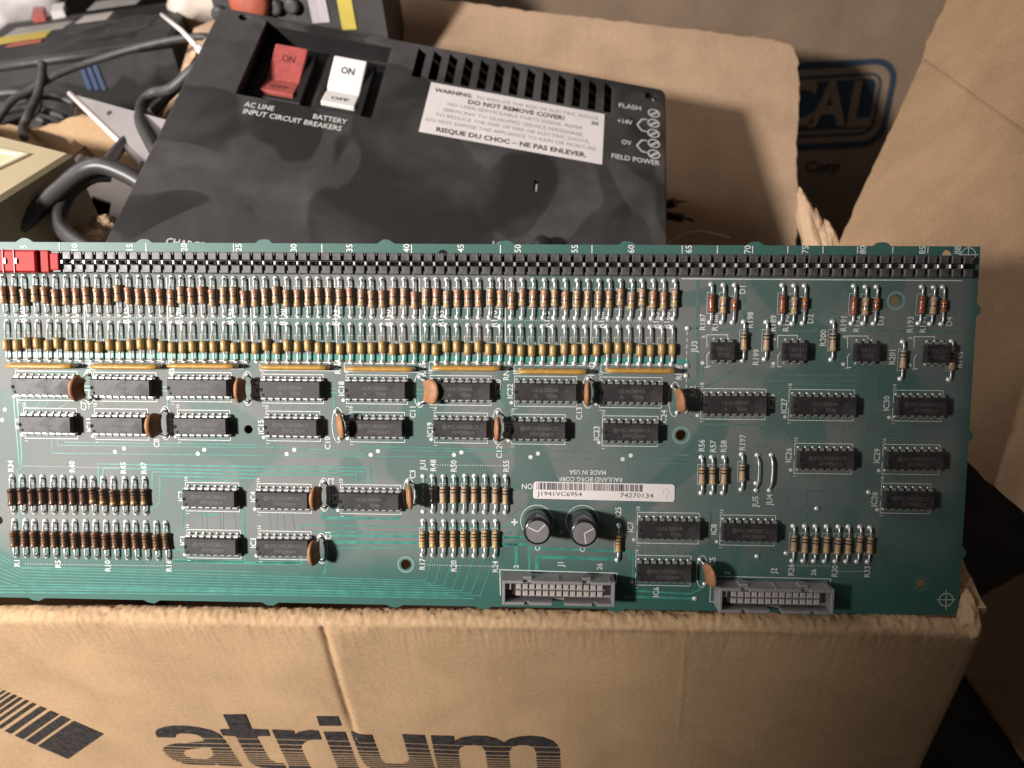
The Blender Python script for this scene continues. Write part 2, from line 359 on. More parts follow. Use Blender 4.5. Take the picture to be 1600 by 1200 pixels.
# text as flat outlines (built-in font), cached with its box; heights in cap heights
TXT = {}
_fc = bpy.data.curves.new('lettering', 'FONT'); _fo = bpy.data.objects.new('lettering', _fc); col.objects.link(_fo); _fc.resolution_u = 2
def text_geo(t, bold=0.0):
    k = (t, bold)
    if k not in TXT:
        _fc.body = t; _fc.offset = bold; bpy.context.view_layer.update()
        me = _fo.evaluated_get(bpy.context.evaluated_depsgraph_get()).to_mesh()
        vs = [(v.co.x, v.co.y) for v in me.vertices]; fs = [list(p.vertices) for p in me.polygons]
        TXT[k] = (vs, fs)
    return TXT[k]
_h = text_geo('H'); CAP = max(v[1] for v in _h[0])
def put_text(mb, t, cx, cy, cap, rot, m, z, bold=0.0, sx=1.0, T=None):
    vs, fs = text_geo(t, bold); x0 = min(v[0] for v in vs); x1 = max(v[0] for v in vs); s = cap / CAP
    c, d = math.cos(math.radians(rot)), math.sin(math.radians(rot)); out = []
    for x, y in vs:
        a = (x - (x0 + x1) / 2) * s * sx; b = (y - CAP / 2) * s; p = V((cx + a * c - b * d, cy + a * d + b * c, z)); out.append(T @ p if T else p)
    mb.add(out, fs, m)
def fit_text(mb, t, a, b, cap, m, z, bold=0.0):
    """text whose baseline runs from a to b (2-D), stretched to that length"""
    vs, fs = text_geo(t, bold); x0 = min(v[0] for v in vs); x1 = max(v[0] for v in vs); a = V(a); b = V(b); d = b - a; L = d.length; d = d.normalized(); n = V((-d.y, d.x)); s = cap / CAP
    mb.add([tuple(a + d * ((x - x0) / (x1 - x0) * L) + n * (y * s)) + (z,) for x, y in vs], fs, m)
# ---- all long strings are made now, while the scene is still empty

# ------------------------------------------------------------------ floor
mb = MB(); mb.add([(-3, -3, 0), (3, -3, 0), (3, 4, 0), (-3, 4, 0)], [(0, 1, 2, 3)], M_FLOOR)
tag(mb.build('floor'), None, kind='structure')

# ------------------------------------------------------------------ cardboard carton the board leans in
# rim line of the front wall runs along world X through the pixels (0,955) and (1480,968)
FR = P(1480, 968, RIM_D); YF = FR.y
XR = hit(1500, 1040, V((0, YF, 0)), V((0, 1, 0))).x      # front right corner edge
XL = XR - 0.47
YB = hitz(1285, 392, RIM_Z).y
def wp(px, py): p = hit(px, py, V((0, YF, 0)), V((0, 1, 0))); return (p.x, p.z)
carton = empty('cardboard_box', Matrix.Translation((XR, YF, 0)))
tag(carton, 'open tan cardboard box printed atrium in striped black letters', 'box')
INV = Matrix.Translation((-XR, -YF, 0))
def nz(x, y, z=0.0): return noise.noise(V((x, y, z)))
cr1 = [V(wp(505, 980)), V(wp(515, 1010)), V(wp(528, 1060)), V(wp(540, 1100)), V(wp(553, 1142))]
cr2 = [V(wp(1072, 985)), V(wp(1069, 1040)), V(wp(1064, 1100)), V(wp(1060, 1145))]
def segd(p, pl):
    best = 9; 
    for a, b in zip(pl, pl[1:]):
        t = max(0, min(1, (p - a).dot(b - a) / (b - a).length_squared)); e = p - a.lerp(b, t); 
        if e.length < abs(best): best = e.length * (1 if e.x > 0 else -1)
    return best
def front_h(x, z):
    """how far the front wall bulges towards the viewer"""
    d = segd(V((x, z)), cr1); h = -0.0016 * math.exp(-(d / 0.0016) ** 2) + (0.0011 if d > 0 else 0) * math.exp(-(d / 0.012) ** 2)
    d2 = segd(V((x, z)), cr2); h += 0.00015 * math.exp(-(d2 / 0.0009) ** 2)
    top = RIM_Z - z
    h += 0.0012 * nz(x * 14, z * 14, 3) * min(1, top / 0.01)
    if top < 0.022:
        k = max(0, 1 - abs(top - 0.006) / 0.016)
        h += k * (0.0003 * nz(x * 150, z * 90, 1) + 0.0006 * nz(x * 520 + z * 300, z * 120, 5) + 0.0005 * nz(x * 1100, z * 400, 8) + 0.0006 * nz(x * 40, 0, 9))
    return h
NX = 760; prof = []
for i in range(9): prof.append(('in', i / 8))
for i in range(13): prof.append(('fold', i / 12))
for i in range(26): prof.append(('out', ((i + 1) / 26) ** 1.6))
verts = []; rf = 0.0042
def front_pt(x, kind, t):
    sag = 0.0022 * nz(x * 9, 2.0) - 0.0035 * max(0, (x - (XR - 0.05)) / 0.05) ** 2
    zc = RIM_Z - rf - 0.0045 + sag
    if kind == 'in':
        dep = 0.055 * (1 - t); y = YF + 2 * rf + 0.006 * (1 - t) + 0.002 * nz(x * 20, dep * 30); z = zc - dep
    elif kind == 'fold':
        a = math.pi * t; y = YF + rf + rf * math.cos(a); z = zc + rf * math.sin(a) * 0.8
        k = math.sin(a); y += 0.0008 * nz(x * 500, t * 5, 4) * k; z += k * (0.0006 * nz(x * 180, t * 4, 2) + 0.0007 * nz(x * 620 + t * 6, t * 6, 7) + 0.0005 * nz(x * 1300, t * 14, 3))
    else:
        z = zc * (1 - t) + 0.0 * t; y = YF
    if kind != 'in': y -= front_h(x, z) * (1 if kind == 'out' else 0.4)
    return (x, y, z)
xs = [XL + (XR - XL) * i / NX for i in range(NX + 1)]
nr = len(prof)
for x in xs:
    for k, t in prof: verts.append(front_pt(x, k, t))
# rounded corner at the right end, turning into the side wall
extra = []
for j in range(1, 7):
    a = j / 6 * math.pi / 2
    for k, t in prof:
        x, y, z = front_pt(XR, k, t); rr = 0.005
        crush = max(0, 1 - (RIM_Z - z) / 0.03) * 0.002
        if k == 'out' or (k == 'fold' and t > 0.5): extra.append((x + rr * math.sin(a) + crush * nz(z * 300, a * 3), y + rr * (1 - math.cos(a)) + crush * nz(z * 260, a * 4, 3), z + crush * nz(a * 5, z * 200, 6)))
        else: extra.append((x + rr * math.sin(a) * 0.6 + crush * nz(z * 300, a * 3), y + crush * nz(z * 300, a * 5, 5), z + crush * 0.6 * nz(z * 200, a * 5)))
verts += extra; nc = NX + 1 + 6
faces = [(i * nr + j, i * nr + j + 1, (i + 1) * nr + j + 1, (i + 1) * nr + j) for i in range(nc - 1) for j in range(nr - 1)]
mb = MB(); mb.add([INV @ V(v) for v in verts], faces, M_KRAFT, True)
front = mb.build('front_wall', carton)
# side, back and bottom panels, 4 mm board
def wall(name, x0, x1, y0, y1, z0, z1, m=M_KRAFT):
    b = MB(); n = 60; lng = max(x1 - x0, y1 - y0); top = []; 
    pts = []
    for i in range(n + 1):
        t = i / n; dz = 0.0016 * nz(t * 40, x0 * 50, y0 * 30) + 0.001 * nz(t * 140, 1)
        if x1 - x0 > y1 - y0: pts += [(x0 + (x1 - x0) * t, y0, z0), (x0 + (x1 - x0) * t, y0, z1 + dz), (x0 + (x1 - x0) * t, y1, z1 + dz), (x0 + (x1 - x0) * t, y1, z0)]
        else: pts += [(x0, y0 + (y1 - y0) * t, z0), (x0, y0 + (y1 - y0) * t, z1 + dz), (x1, y0 + (y1 - y0) * t, z1 + dz), (x1, y0 + (y1 - y0) * t, z0)]
    fs = []
    for i in range(n):
        for q in range(4): fs.append((i * 4 + q, i * 4 + (q + 1) % 4, i * 4 + 4 + (q + 1) % 4, i * 4 + 4 + q))
    fs += [(0, 1, 2, 3), (n * 4 + 3, n * 4 + 2, n * 4 + 1, n * 4)]
    b.add([INV @ V(p) for p in pts], fs, m); return b.build(name, carton)
wall('side_wall', XR + 0.0005, XR + 0.0048, YF + 0.006, YB, 0.0, RIM_Z - 0.002)
wall('side_wall', XL, XL + 0.0045, YF + 0.0045, YB, 0.0, RIM_Z)
wall('back_wall', XL, XR + 0.0045, YB + 0.0005, YB + 0.005, 0.0, RIM_Z)
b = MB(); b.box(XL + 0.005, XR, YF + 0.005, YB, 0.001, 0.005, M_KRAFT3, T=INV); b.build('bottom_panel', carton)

# print on the front wall
def z5(x, y): return wp(x / 5.333 + 230, y / 5.333 + 1090)
def z3(x, y): return wp(x / 3.8095 + 480, y / 3.8095 + 1090)
def sm(pts, it=2):
    """round a traced outline a little, keeping sharp corners marked by a third value"""
    return pts
A_ = [(78, 300), (72, 275), (90, 250), (140, 232), (220, 222), (330, 225), (430, 240), (530, 265), (600, 300), (632, 335), (660, 370), (790, 562), (690, 558), (600, 553), (590, 541), (560, 552), (450, 550), (370, 548), (300, 540), (220, 510), (170, 475), (140, 440), (132, 420), (150, 395), (200, 378), (260, 370), (400, 360), (470, 352), (475, 345), (455, 320), (420, 300), (350, 290), (280, 288), (240, 300), (232, 322), (90, 322)]
AH = [(300, 450), (320, 425), (400, 415), (520, 405), (535, 420), (555, 465), (530, 490), (490, 500), (380, 498), (320, 480)]
T_ = [(630, 138), (815, 140), (868, 262), (1000, 268), (1020, 322), (910, 322), (925, 355), (1005, 490), (1025, 515), (1060, 530), (1130, 535), (1160, 578), (1100, 587), (960, 575), (880, 550), (850, 520), (740, 320), (630, 310), (605, 258), (690, 258)]
R_ = [(1035, 268), (1215, 275), (1228, 308), (1260, 285), (1340, 270), (1420, 275), (1450, 350), (1380, 350), (1310, 370), (1285, 395), (1280, 420), (1372, 600), (1195, 600)]
I1 = [(53, 110), (182, 110), (202, 168), (73, 168)]
I2 = [(95, 203), (222, 203), (315, 445), (195, 445)]
U_ = [(258, 203), (383, 210), (437, 365), (455, 385), (500, 395), (560, 393), (600, 380), (607, 360), (565, 213), (695, 217), (765, 450), (690, 452), (640, 430), (560, 445), (470, 448), (400, 435), (345, 400), (320, 365)]
M_ = [(735, 218), (868, 220), (875, 250), (920, 228), (990, 218), (1060, 220), (1120, 235), (1168, 260), (1200, 240), (1260, 225), (1330, 222), (1400, 230), (1460, 255), (1490, 285), (1500, 310), (1510, 455), (1370, 455), (1362, 320), (1345, 290), (1310, 278), (1260, 278), (1215, 290), (1197, 320), (1212, 455), (1078, 455), (1060, 310), (1040, 285), (1000, 275), (940, 278), (905, 295), (897, 320), (917, 455), (783, 455)]
gaps = []
for py, th in ((292, 5), (322, 5.5), (347, 6), (366, 6), (381, 6), (394, 5.5), (406, 5.5), (418, 5.5), (430, 5.5), (442, 5.5)):
    za = z3(1430, py - th / 2)[1]; zb = z3(1430, py + th / 2)[1]; gaps.append((zb, za))
def print_shape(name, outer, holes, cut=True):
    vs, fs = fill(outer, holes); bm = bmesh.new(); bv = [bm.verts.new((x, 0, z)) for x, z in vs]
    for f in fs: bm.faces.new([bv[i] for i in f])
    if cut:
        for a, c in gaps:
            for zz in (a, c): bmesh.ops.bisect_plane(bm, geom=bm.verts[:] + bm.edges[:] + bm.faces[:], plane_co=(0, 0, zz), plane_no=(0, 0, 1))
        kill = [f for f in bm.faces if any(a < f.calc_center_median().z < c for a, c in gaps)]
        bmesh.ops.delete(bm, geom=kill, context='FACES')
    x = min(v.co.x for v in bm.verts)
    xs_ = sorted(v.co.x for v in bm.verts); x0, x1 = xs_[0], xs_[-1]
    k = x0 + 0.003
    while k < x1: bmesh.ops.bisect_plane(bm, geom=bm.verts[:] + bm.edges[:] + bm.faces[:], plane_co=(k, 0, 0), plane_no=(1, 0, 0)); k += 0.003
    zs_ = sorted(v.co.z for v in bm.verts); k = zs_[0] + 0.003
    while k < zs_[-1]: bmesh.ops.bisect_plane(bm, geom=bm.verts[:] + bm.edges[:] + bm.faces[:], plane_co=(0, 0, k), plane_no=(0, 0, 1)); k += 0.003
    for v in bm.verts: v.co.y = YF - front_h(v.co.x, v.co.z) - 0.00035
    bm.transform(INV); me = bpy.data.meshes.new(name); bm.to_mesh(me); bm.free(); me.materials.append(M_INK); return link(name, me, front)
print_shape('printed_letter', [z5(*p) for p in A_], [[z5(*p) for p in AH]])
print_shape('printed_letter', [z5(*p) for p in T_], []); print_shape('printed_letter', [z5(*p) for p in R_], [])
print_shape('printed_letter', [z3(*p) for p in I1], []); print_shape('printed_letter', [z3(*p) for p in I2], [])
print_shape('printed_letter', [z3(*p) for p in U_], []); print_shape('printed_letter', [z3(*p) for p in M_], [])
# striped emblem: bars between two slanting rails
def e5(x, y): return wp(x / 5.333, y / 5.333 + 1060)
tA, tB = V((62, 120)), V((862, 460)); bA, bB = V((-230, 322)), V((568, 664))
def rail(f): return tA.lerp(tB, f), bA.lerp(bB, f)
for f0, f1 in ((-0.105, -0.085), (-0.05, -0.028), (0.0, 0.024), (0.052, 0.09), (0.115, 0.150), (0.182, 0.216), (0.252, 0.292), (0.335, 0.402), (0.440, 0.530), (0.558, 0.652), (0.685, 1.0)):
    a, c = rail(f0); d, e = rail(f1); print_shape('printed_bar', [e5(*p) for p in (a, d, e, c)], [], False)

# flaps that stand up from the back and the right side: 4 mm sheets with ragged rims
def sheet(name, parent, o, ux, uy, poly, m, th=0.0042, rag=0.0006, medge=None, inv=True, warp=0.0):
    """poly in (u,v) metres on the plane o,ux,uy; thickness away from ux x uy"""
    n = ux.cross(uy).normalized(); out = []
    for i in range(len(poly)):
        a = V(poly[i]); c = V(poly[(i + 1) % len(poly)]); k = max(1, int((c - a).length / 0.004))
        for q in range(k):
            p = a.lerp(c, q / k); nn = V((c - a).yx).normalized(); nn.x = -nn.x
            s_ = (p - a).length; e = 0 if q == 0 else rag * (nz(p.x * 130, p.y * 130, 2) + 0.7 * nz(p.x * 420, p.y * 420, 4)) * 1.4
            out.append(tuple(p + nn * e))
    vs, fs = fill(out, []); b = MB(); 
    def pt(x, y, d): return o + ux * x + uy * y + n * (d + warp * nz(x * 7, y * 7, 3))
    A = [pt(x, y, 0) for x, y in vs]; B_ = [pt(x, y, -th) for x, y in vs]
    if inv: A = [INV @ p for p in A]; B_ = [INV @ p for p in B_]
    b.add(A, fs, m); b.add(B_, [f[::-1] for f in fs], m)
    lo = [pt(x, y, -th) for x, y in out]; hi = [pt(x, y, 0) for x, y in out]
    if inv: lo = [INV @ p for p in lo]; hi = [INV @ p for p in hi]
    n_ = len(out); ff = [(i, (i + 1) % n_, n_ + (i + 1) % n_, n_ + i) for i in range(n_)]
    if area(out) < 0: ff = [f[::-1] for f in ff]
    b.add(lo + hi, ff, medge or M_KEDGE); return b.build(name, parent)
# back flap: rectangle seen face-on behind the unit
TR = P(1249, 66, 0.575); BR = P(1238, 420, 0.518); up = (TR - BR)
lo_, hi_ = 0.3, 1.2
for _ in range(60):
    mid = (lo_ + hi_) / 2; q = (P(590, -12, mid) - TR).dot(up)
    q0 = (P(590, -12, lo_) - TR).dot(up)
    if (q > 0) == (q0 > 0): lo_ = mid
    else: hi_ = mid
ux = (TR - P(590, -12, lo_)).normalized(); uy = up.normalized(); o_ = BR - ux * (TR - P(590, -12, lo_)).length
FW = (TR - P(590, -12, lo_)).length; FH = up.length
print('back flap', FW, FH, lo_, o_, BR)
bf = sheet('back_flap', carton, o_, ux, uy, [(0, -0.02), (FW, -0.02), (FW + 0.002, 0.03), (FW, FH * 0.5), (FW + 0.001, FH * 0.8), (FW - 0.001, FH - 0.014), (FW - 0.006, FH - 0.003), (FW - 0.02, FH), (0, FH)], M_KRAFT2, rag=0.0009, warp=0.003)
# right flap: hinged on the side wall, leaning outwards
HB = V((XR + 0.003, YB - 0.01, RIM_Z)); ft = hit(1443, 85, HB, V((0, 1, 0)))
fu = V((math.sin(math.radians(42)), 0, math.cos(math.radians(42)))); fy = V((0, 1, 0)); fn = fu.cross(fy).normalized()
def fp(px, py): p = hit(px, py, HB, fn) - HB; return (p.dot(fu), p.dot(fy))
print('right flap', ft - HB)
pl = [fp(*p) for p in ((1300, 402), (1313, 376), (1350, 296), (1400, 188), (1442, 90), (1446, 66), (1460, 40), (1472, 18), (1490, -25), (1900, -60), (1900, 1050), (1600, 800), (1512, 722), (1478, 690))]
rfl = sheet('side_flap', carton, HB, fu, fy, pl, M_KRAFTDIM, rag=0.0008, warp=0.002)
# score line across the right flap
b = MB(); a = V(fp(1446, 96)); c = V(fp(1640, 236)); s_ = []
for i in range(40):
    p = a.lerp(c, i / 39); s_.append(INV @ (HB + fu * p.x + fy * p.y - fn * 0.0 + fn * 0.0))
sd = 1 if fn.dot(CAMP - HB) > 0 else -1
s_ = [p + fn * sd * (0.0006 + 0.002 * 0) for p in s_]
b.tube(s_, 0.0007, M_KRAFTDIM, 6); b.build('score_line', rfl)
# torn corner between back and side wall, a crumpled scrap
def scrap(name, parent, centre, size, seed, m, axis=None, world=True):
    bm = bmesh.new(); bmesh.ops.create_icosphere(bm, subdivisions=4, radius=1.0)
    for v in bm.verts:
        n_ = v.co.copy(); k = 1 + 0.30 * noise.noise(n_ * 1.6 + V((seed, 0, 0))) + 0.16 * abs(noise.noise(n_ * 4 + V((0, seed, 0)))) + 0.05 * noise.noise(n_ * 11 + V((seed, 2, 0)))
        v.co = V((n_.x * size[0], n_.y * size[1], n_.z * size[2])) * k
    rot = axis.to_track_quat('Z', 'Y').to_matrix().to_4x4() if axis else Matrix()
    bm.transform((INV if parent == carton else Matrix()) @ Matrix.Translation(centre) @ rot)
    me = bpy.data.meshes.new(name); bm.to_mesh(me); bm.free(); me.materials.append(m); return link(name, me, parent)
tc_ = P(1268, 372, (hitz(1285, 392, RIM_Z) - CAMP).dot(rdir(800, 600)) - 0.012)
scrap('torn_corner', carton, tc_, (0.006, 0.007, 0.026), 3.1, M_KRAFT2, P(1262, 330, 0.5) - P(1278, 400, 0.5))
scrap('torn_corner', carton, tc_ + (P(1290, 385, 0.5) - P(1268, 372, 0.5)) * 1.0, (0.007, 0.008, 0.016), 5.4, M_KRAFT2, P(1280, 345, 0.5) - P(1298, 400, 0.5))
# crushed corner of the rim at the front right
cc_ = scrap('crushed_corner', carton, V((XR + 0.0005, YF + 0.009, RIM_Z - 0.0085)), (0.0036, 0.0085, 0.0075), 8.2, M_KRAFT)
for p_ in cc_.data.polygons: p_.use_smooth = True

# ------------------------------------------------------------------ circuit board
t1 = math.radians(5.8); t2 = math.radians(2.0)
bu = V((math.cos(t2), 0.0105, -math.sin(t2))).normalized()
bv = V((0.0, -math.cos(t1), -math.sin(t1))); bv = (bv - bu * bv.dot(bu)).normalized()
bw = bu.cross(bv)
if bw.z > 0: bw = -bw
U, W_, N_ = c2w(bu), c2w(bv), c2w(bw)
O0 = P(800, 600, 0.286)
def bpl(px, py): p = hit(px, py, O0, N_) - O0; return (p.dot(U), p.dot(W_))
yb = bpl(748, 947.5)[1]
ORG = O0 + W_ * yb                                     # middle of the lower edge
BM = Matrix(((U.x, W_.x, N_.x, ORG.x), (U.y, W_.y, N_.y, ORG.y), (U.z, W_.z, N_.z, ORG.z), (0, 0, 0, 1)))
def B(px, py): a = bpl(px, py); return (a[0], a[1] - yb)
print('board det', BM.to_3x3().determinant(), 'TR', B(1532, 385), 'BR', B(1497, 962), 'TL', B(0, 378), 'BL', B(0, 933), 'term', B(800, 397), B(800, 432))
PXM = (V(B(900, 600)) - V(B(800, 600))).length / 100    # metres per pixel
board = empty('circuit_board', BM)
tag(board, 'long green circuit board crowded with chips and resistors, leaning in the cardboard box', 'circuit board')

def edge_with_tabs(a, c, tabs, out, hw=10.5, hh=6):
    """straight edge a->c in pixels with small snapped-off nubs sticking out along 'out'"""
    a = V(a); c = V(c); d = (c - a).normalized(); o = V(out); pts = [tuple(a)]
    for t in tabs:
        p = a + d * t; j = [random.uniform(-1.2, 1.2) for _ in range(6)]
        pts += [tuple(p - d * (hw + 3)), tuple(p - d * (hw - 3 + j[0]) + o * (hh * 0.75)), tuple(p - d * (4 + j[1]) + o * (hh + j[2] * 0.6)), tuple(p + d * (4 + j[3]) + o * (hh + j[4] * 0.6)), tuple(p + d * (hw - 3 + j[5]) + o * (hh * 0.75)), tuple(p + d * (hw + 3))]
    return pts
op = edge_with_tabs((-60, 377.7), (1532, 385), [98, 285, 472, 663, 850, 1040, 1241, 1439], (0, -1))
op += edge_with_tabs((1532, 385), (1497, 962), [100, 296, 480], (1, 0.06), 8, 6)
op += edge_with_tabs((1497, 962), (-60, 932), [225, 535, 742, 880, 1075, 1260, 1440], (0, 1), 10, 4.5)
op.append((-60, 932)); outer = [B(*p) for p in op][::-1]
holes_px = [(388, 671, 7), (634, 882, 8.2), (1064, 680, 8.2), (1400, 470, 8), (1440, 912, 8), (-2, 813, 7), (692, 399, 8.5), (1481, 399, 8.5)]
holes = [circ(*B(x, y), r * PXM) for x, y, r in holes_px]
mb = MB(); mb.prism(outer, holes, -0.0016, 0.0, M_BOARD, mside=M_CLEAN); sub = mb.build('laminate', board)

Z1, Z2, Z3 = 0.00006, 0.00012, 0.00018
# --- copper traces under the mask
tr = MB(); trs = tr
def T(pts, w=1.6, m=M_TRACE, z=Z1): tr.stroke([B(*p) for p in pts], w * PXM, z, m)
def S5(l): return [(x / 3.75, 640 + y / 3.75) for x, y in l]
def S6(l): return [(400 + x / 3.75, 640 + y / 3.75) for x, y in l]
def S7(l): return [(800 + x / 3.75, 640 + y / 3.75) for x, y in l]
def S8(l): return [(1200 + x / 3.75, 640 + y / 3.75) for x, y in l]
def S4(l): return [(1200 + x / 4, 360 + y / 4) for x, y in l]
def S3(l): return [(800 + x / 4, 360 + y / 4) for x, y in l]
T([(12, 554.5), (560, 559), (1076, 565)], 8.5)                                  # bar under the yellow row
for k in range(7):                                                             # bus along the lower rim
    xe = 400 + (995 + 53 * k) / 3.75; ye = 640 + (1002 + 14.5 * k) / 3.75; xp = 400 + (1037 + 61 * k) / 3.75
    T([(-40, 840 + 9.5 * k), (34, 888 + 4.8 * k), (xe, ye), (xp, 868)], 1.5)
for k in range(3): T([(-40, 915 + 5 * k), (400, 921 + 4 * k), (700 + 20 * k, 927 + 4 * k)], 2.2 if k else 1.5)
T([(34, 886), (380, 893), (505, 899), (512, 888)], 1.5); T([(270, 876), (400, 880), (470, 880)], 5)
T(S5([(115, 330), (80, -60)]), 2); T(S5([(85, 560), (118, 640), (118, 700)]), 2); T(S5([(105, 355), (128, 335), (128, 250), (100, -60)]), 2); T(S5([(105, 355), (120, 590)]), 2)
T(S5([(305, 170), (305, 255), (1500, 268)]), 1.4); T(S5([(340, 165), (340, 208), (1500, 222)]), 1.4); T(S5([(380, 165), (380, 190), (1500, 205)]), 1.4)
T(S5([(578, 440), (578, 318), (1500, 334)]), 2.6); T(S5([(607, 400), (607, 342), (1500, 358)]), 2.6); T(S5([(893, 465), (893, 365), (1500, 380)]), 2.6); T(S5([(865, 600), (938, 548), (938, 388), (1500, 402)]), 2.6)
T(S6([(0, 334), (673, 340), (673, 440)]), 2.4); T(S6([(0, 358), (632, 360), (632, 440)]), 2.4); T(S6([(0, 380), (590, 381), (590, 440)]), 2.4)
T(S5([(1070, 705), (1070, 415), (1360, 415), (1375, 430)]), 1.5); T(S5([(760, 700), (1070, 707)]), 1.5); T(S5([(1010, 820), (1090, 822)]), 3); T(S5([(1010, 888), (1430, 890)]), 3.5)
T(S5([(1190, 600), (1190, 618), (1270, 618), (1270, 600)]), 3); T(S5([(1425, 570), (1437, 890)]), 3.5)
for a in ((1180, 1190), (1210, 1213), (1290, 1293), (1308, 1308), (1370, 1385)): T(S5([(a[0], 600), (a[1], 700)]), 1.0, M_TRACED)
for a in ((80, 90), (128, 118), (162, 170), (208, 228)): T(S6([(a[0], 605), (a[1], 705)]), 1.0, M_TRACED)
T(S6([(0, 215), (600, 245), (632, 215), (1500, 235)]), 1.4); T(S6([(225, 250), (640, 262), (665, 235), (1500, 250)]), 1.4); T(S6([(0, 270), (1500, 280)]), 1.2); T(S6([(300, 195), (300, 240)]), 1.2)
T(S6([(385, 600), (385, 635), (838, 638), (838, 612)]), 4); T(S6([(270, 710), (270, 678), (1455, 692), (1600, 580)]), 2); T(S6([(320, 715), (1480, 725), (1600, 610)]), 2); T(S6([(410, 738), (1600, 748)]), 4); T(S6([(445, 775), (1600, 790)]), 5); T(S6([(470, 812), (960, 812)]), 2)
T(S6([(440, 790), (395, 970), (0, 950)]), 1.6); T(S6([(0, 895), (270, 895), (270, 870)]), 4)
for x0, w0 in ((26, 96), (147, 98), (267, 95), (410, 95), (541, 96), (672, 95), (804, 97), (937, 97)):   # fan between the two chip rows
    y0 = 627 + x0 * 0.01
    for fa, fb in ((0.12, 0.22), (0.38, 0.30), (0.52, 0.42), (0.86, 0.62)): T([(x0 + w0 * fa, y0), (x0 + w0 * (fa * 0.55 + fb * 0.45), y0 + 7), (x0 + w0 * fb, y0 + 13)], 0.8, M_TRACED)
    T([(x0 + w0 + 17, y0 - 16), (x0 + w0 + 17, y0 + 12)], 2.4); T([(x0 + w0 + 8, y0 - 18), (x0 + w0 + 30, y0 - 17)], 2.4); T([(x0 + w0 + 8, y0 - 24), (x0 + w0 + 30, y0 - 23)], 2.0)
T(S7([(-30, 640), (45, 580), (1165, 600), (1155, 850)]), 1.6, M_TRACED); T(S7([(-50, 752), (40, 752)]), 4); T(S7([(-50, 790), (25, 792), (25, 940)]), 5.5); T(S7([(102, 970), (102, 812), (690, 830), (690, 880)]), 4); T(S7([(145, 960), (145, 862), (615, 876)]), 6)
T(S7([(708, 850), (708, 1060), (1040, 1080), (1110, 1050)]), 3.4); T(S7([(650, 1095), (1070, 1107)]), 4); T(S7([(1085, 790), (1085, 850)]), 3, M_TRACED); T(S7([(1160, 600), (1160, 860)]), 2.6, M_TRACED); T(S7([(1190, 830), (1190, 1000)]), 2.4, M_TRACED)
for a, c in ((760, 765), (800, 812), (848, 848), (945, 925), (985, 965), (1022, 1015)): T(S7([(a, 785), (c, 855)]), 1.0, M_TRACED)
T(S7([(0, 240), (770, 250), (780, 285), (1035, 290), (1110, 375)]), 1.5, M_TRACED); T(S7([(0, 290), (640, 292)]), 1.3, M_TRACED); T(S7([(690, 268), (720, 310), (1030, 318), (1100, 380)]), 1.5, M_TRACED); T(S7([(650, 295), (680, 330), (960, 335)]), 1.3, M_TRACED); T(S7([(880, 195), (880, 265), (1065, 268), (1095, 235)]), 2.6, M_TRACED)
for k in range(3): T(S7([(1110 + 62 * k, 492), (1160 + 45 * k, 545), (1215 + 60 * k, 590)]), 1.1, M_TRACED)
T(S7([(1342, 470), (1342, 515), (1580, 520)]), 1.2, M_TRACED); T(S7([(1437, 262), (1437, 215), (1500, 215), (1560, 260)]), 1.2, M_TRACED); T(S7([(1100, 85), (1440, 90), (1530, 165)]), 2.6, M_TRACED)
T(S3([(1160, 310), (1160, 920), (1080, 990)]), 5, M_TRACED); T(S3([(1455, 310), (1450, 560)]), 4, M_TRACED); T(S3([(1110, 612), (1165, 612)]), 4, M_TRACED); T(S3([(1190, 830), (1190, 985)]), 2.6, M_TRACED); T(S3([(1260, 620), (1600, 625)]), 3, M_TRACED)
for k in range(3): T(S3([(1190 + 8 * k, 985), (1385 - 22 * k, 870 + 20 * k), (1620, 880 + 20 * k)]), 1.3, M_TRACED)
T(S4([(60, 630), (290, 632), (370, 520), (440, 522), (455, 620), (1180, 635)]), 2.6, M_TRACED); T(S4([(0, 775), (60, 725)]), 2.6, M_TRACED); T(S4([(80, 905), (565, 905)]), 2, M_TRACED); T(S4([(0, 940), (570, 940)]), 2, M_TRACED); T(S4([(40, 1040), (140, 960), (560, 970)]), 2, M_TRACED); T(S4([(395, 810), (440, 870), (570, 875)]), 1.6, M_TRACED); T(S4([(640, 900), (640, 1200)]), 1.2, M_TRACED); T(S4([(670, 900), (670, 1200)]), 1.2, M_TRACED); T(S4([(770, 640), (770, 700)]), 1.6, M_TRACED); T(S4([(1165, 720), (1195, 1200)]), 1.6, M_TRACED)
T(S8([(20, 435), (550, 442), (550, 165), (800, 165), (800, 200)]), 1.3, M_TRACED); T(S8([(100, 60), (100, 180), (350, 182), (350, 200)]), 1.2, M_TRACED); T(S8([(530, 390), (530, 180), (770, 182), (770, 200)]), 1.2, M_TRACED); T(S8([(180, 70), (180, 100), (440, 102), (440, 190)]), 1.2, M_TRACED); T(S8([(590, 60), (590, 140), (840, 150), (860, 205)]), 1.2, M_TRACED); T(S8([(510, 390), (130, 392), (130, 260)]), 1.2, M_TRACED)
T(S8([(225, 670), (225, 478), (590, 483)]), 2.6, M_TRACED); T(S8([(285, 580), (640, 583)]), 1.3, M_TRACED); T(S8([(-10, 510), (110, 520), (110, 620)]), 1.2, M_TRACED); T(S8([(620, 770), (960, 780), (960, 600)]), 1.2, M_TRACED); T(S8([(620, 785), (980, 795), (990, 600)]), 1.2, M_TRACED); T(S8([(0, 555), (75, 560), (75, 890)]), 1.2, M_TRACED)
for k in range(6): T([(1136 + 13 * k, 852), (1139 + 12.5 * k, 880 + 3 * (k % 2)), (1150 + 9 * k, 900)], 1.0, M_TRACED)
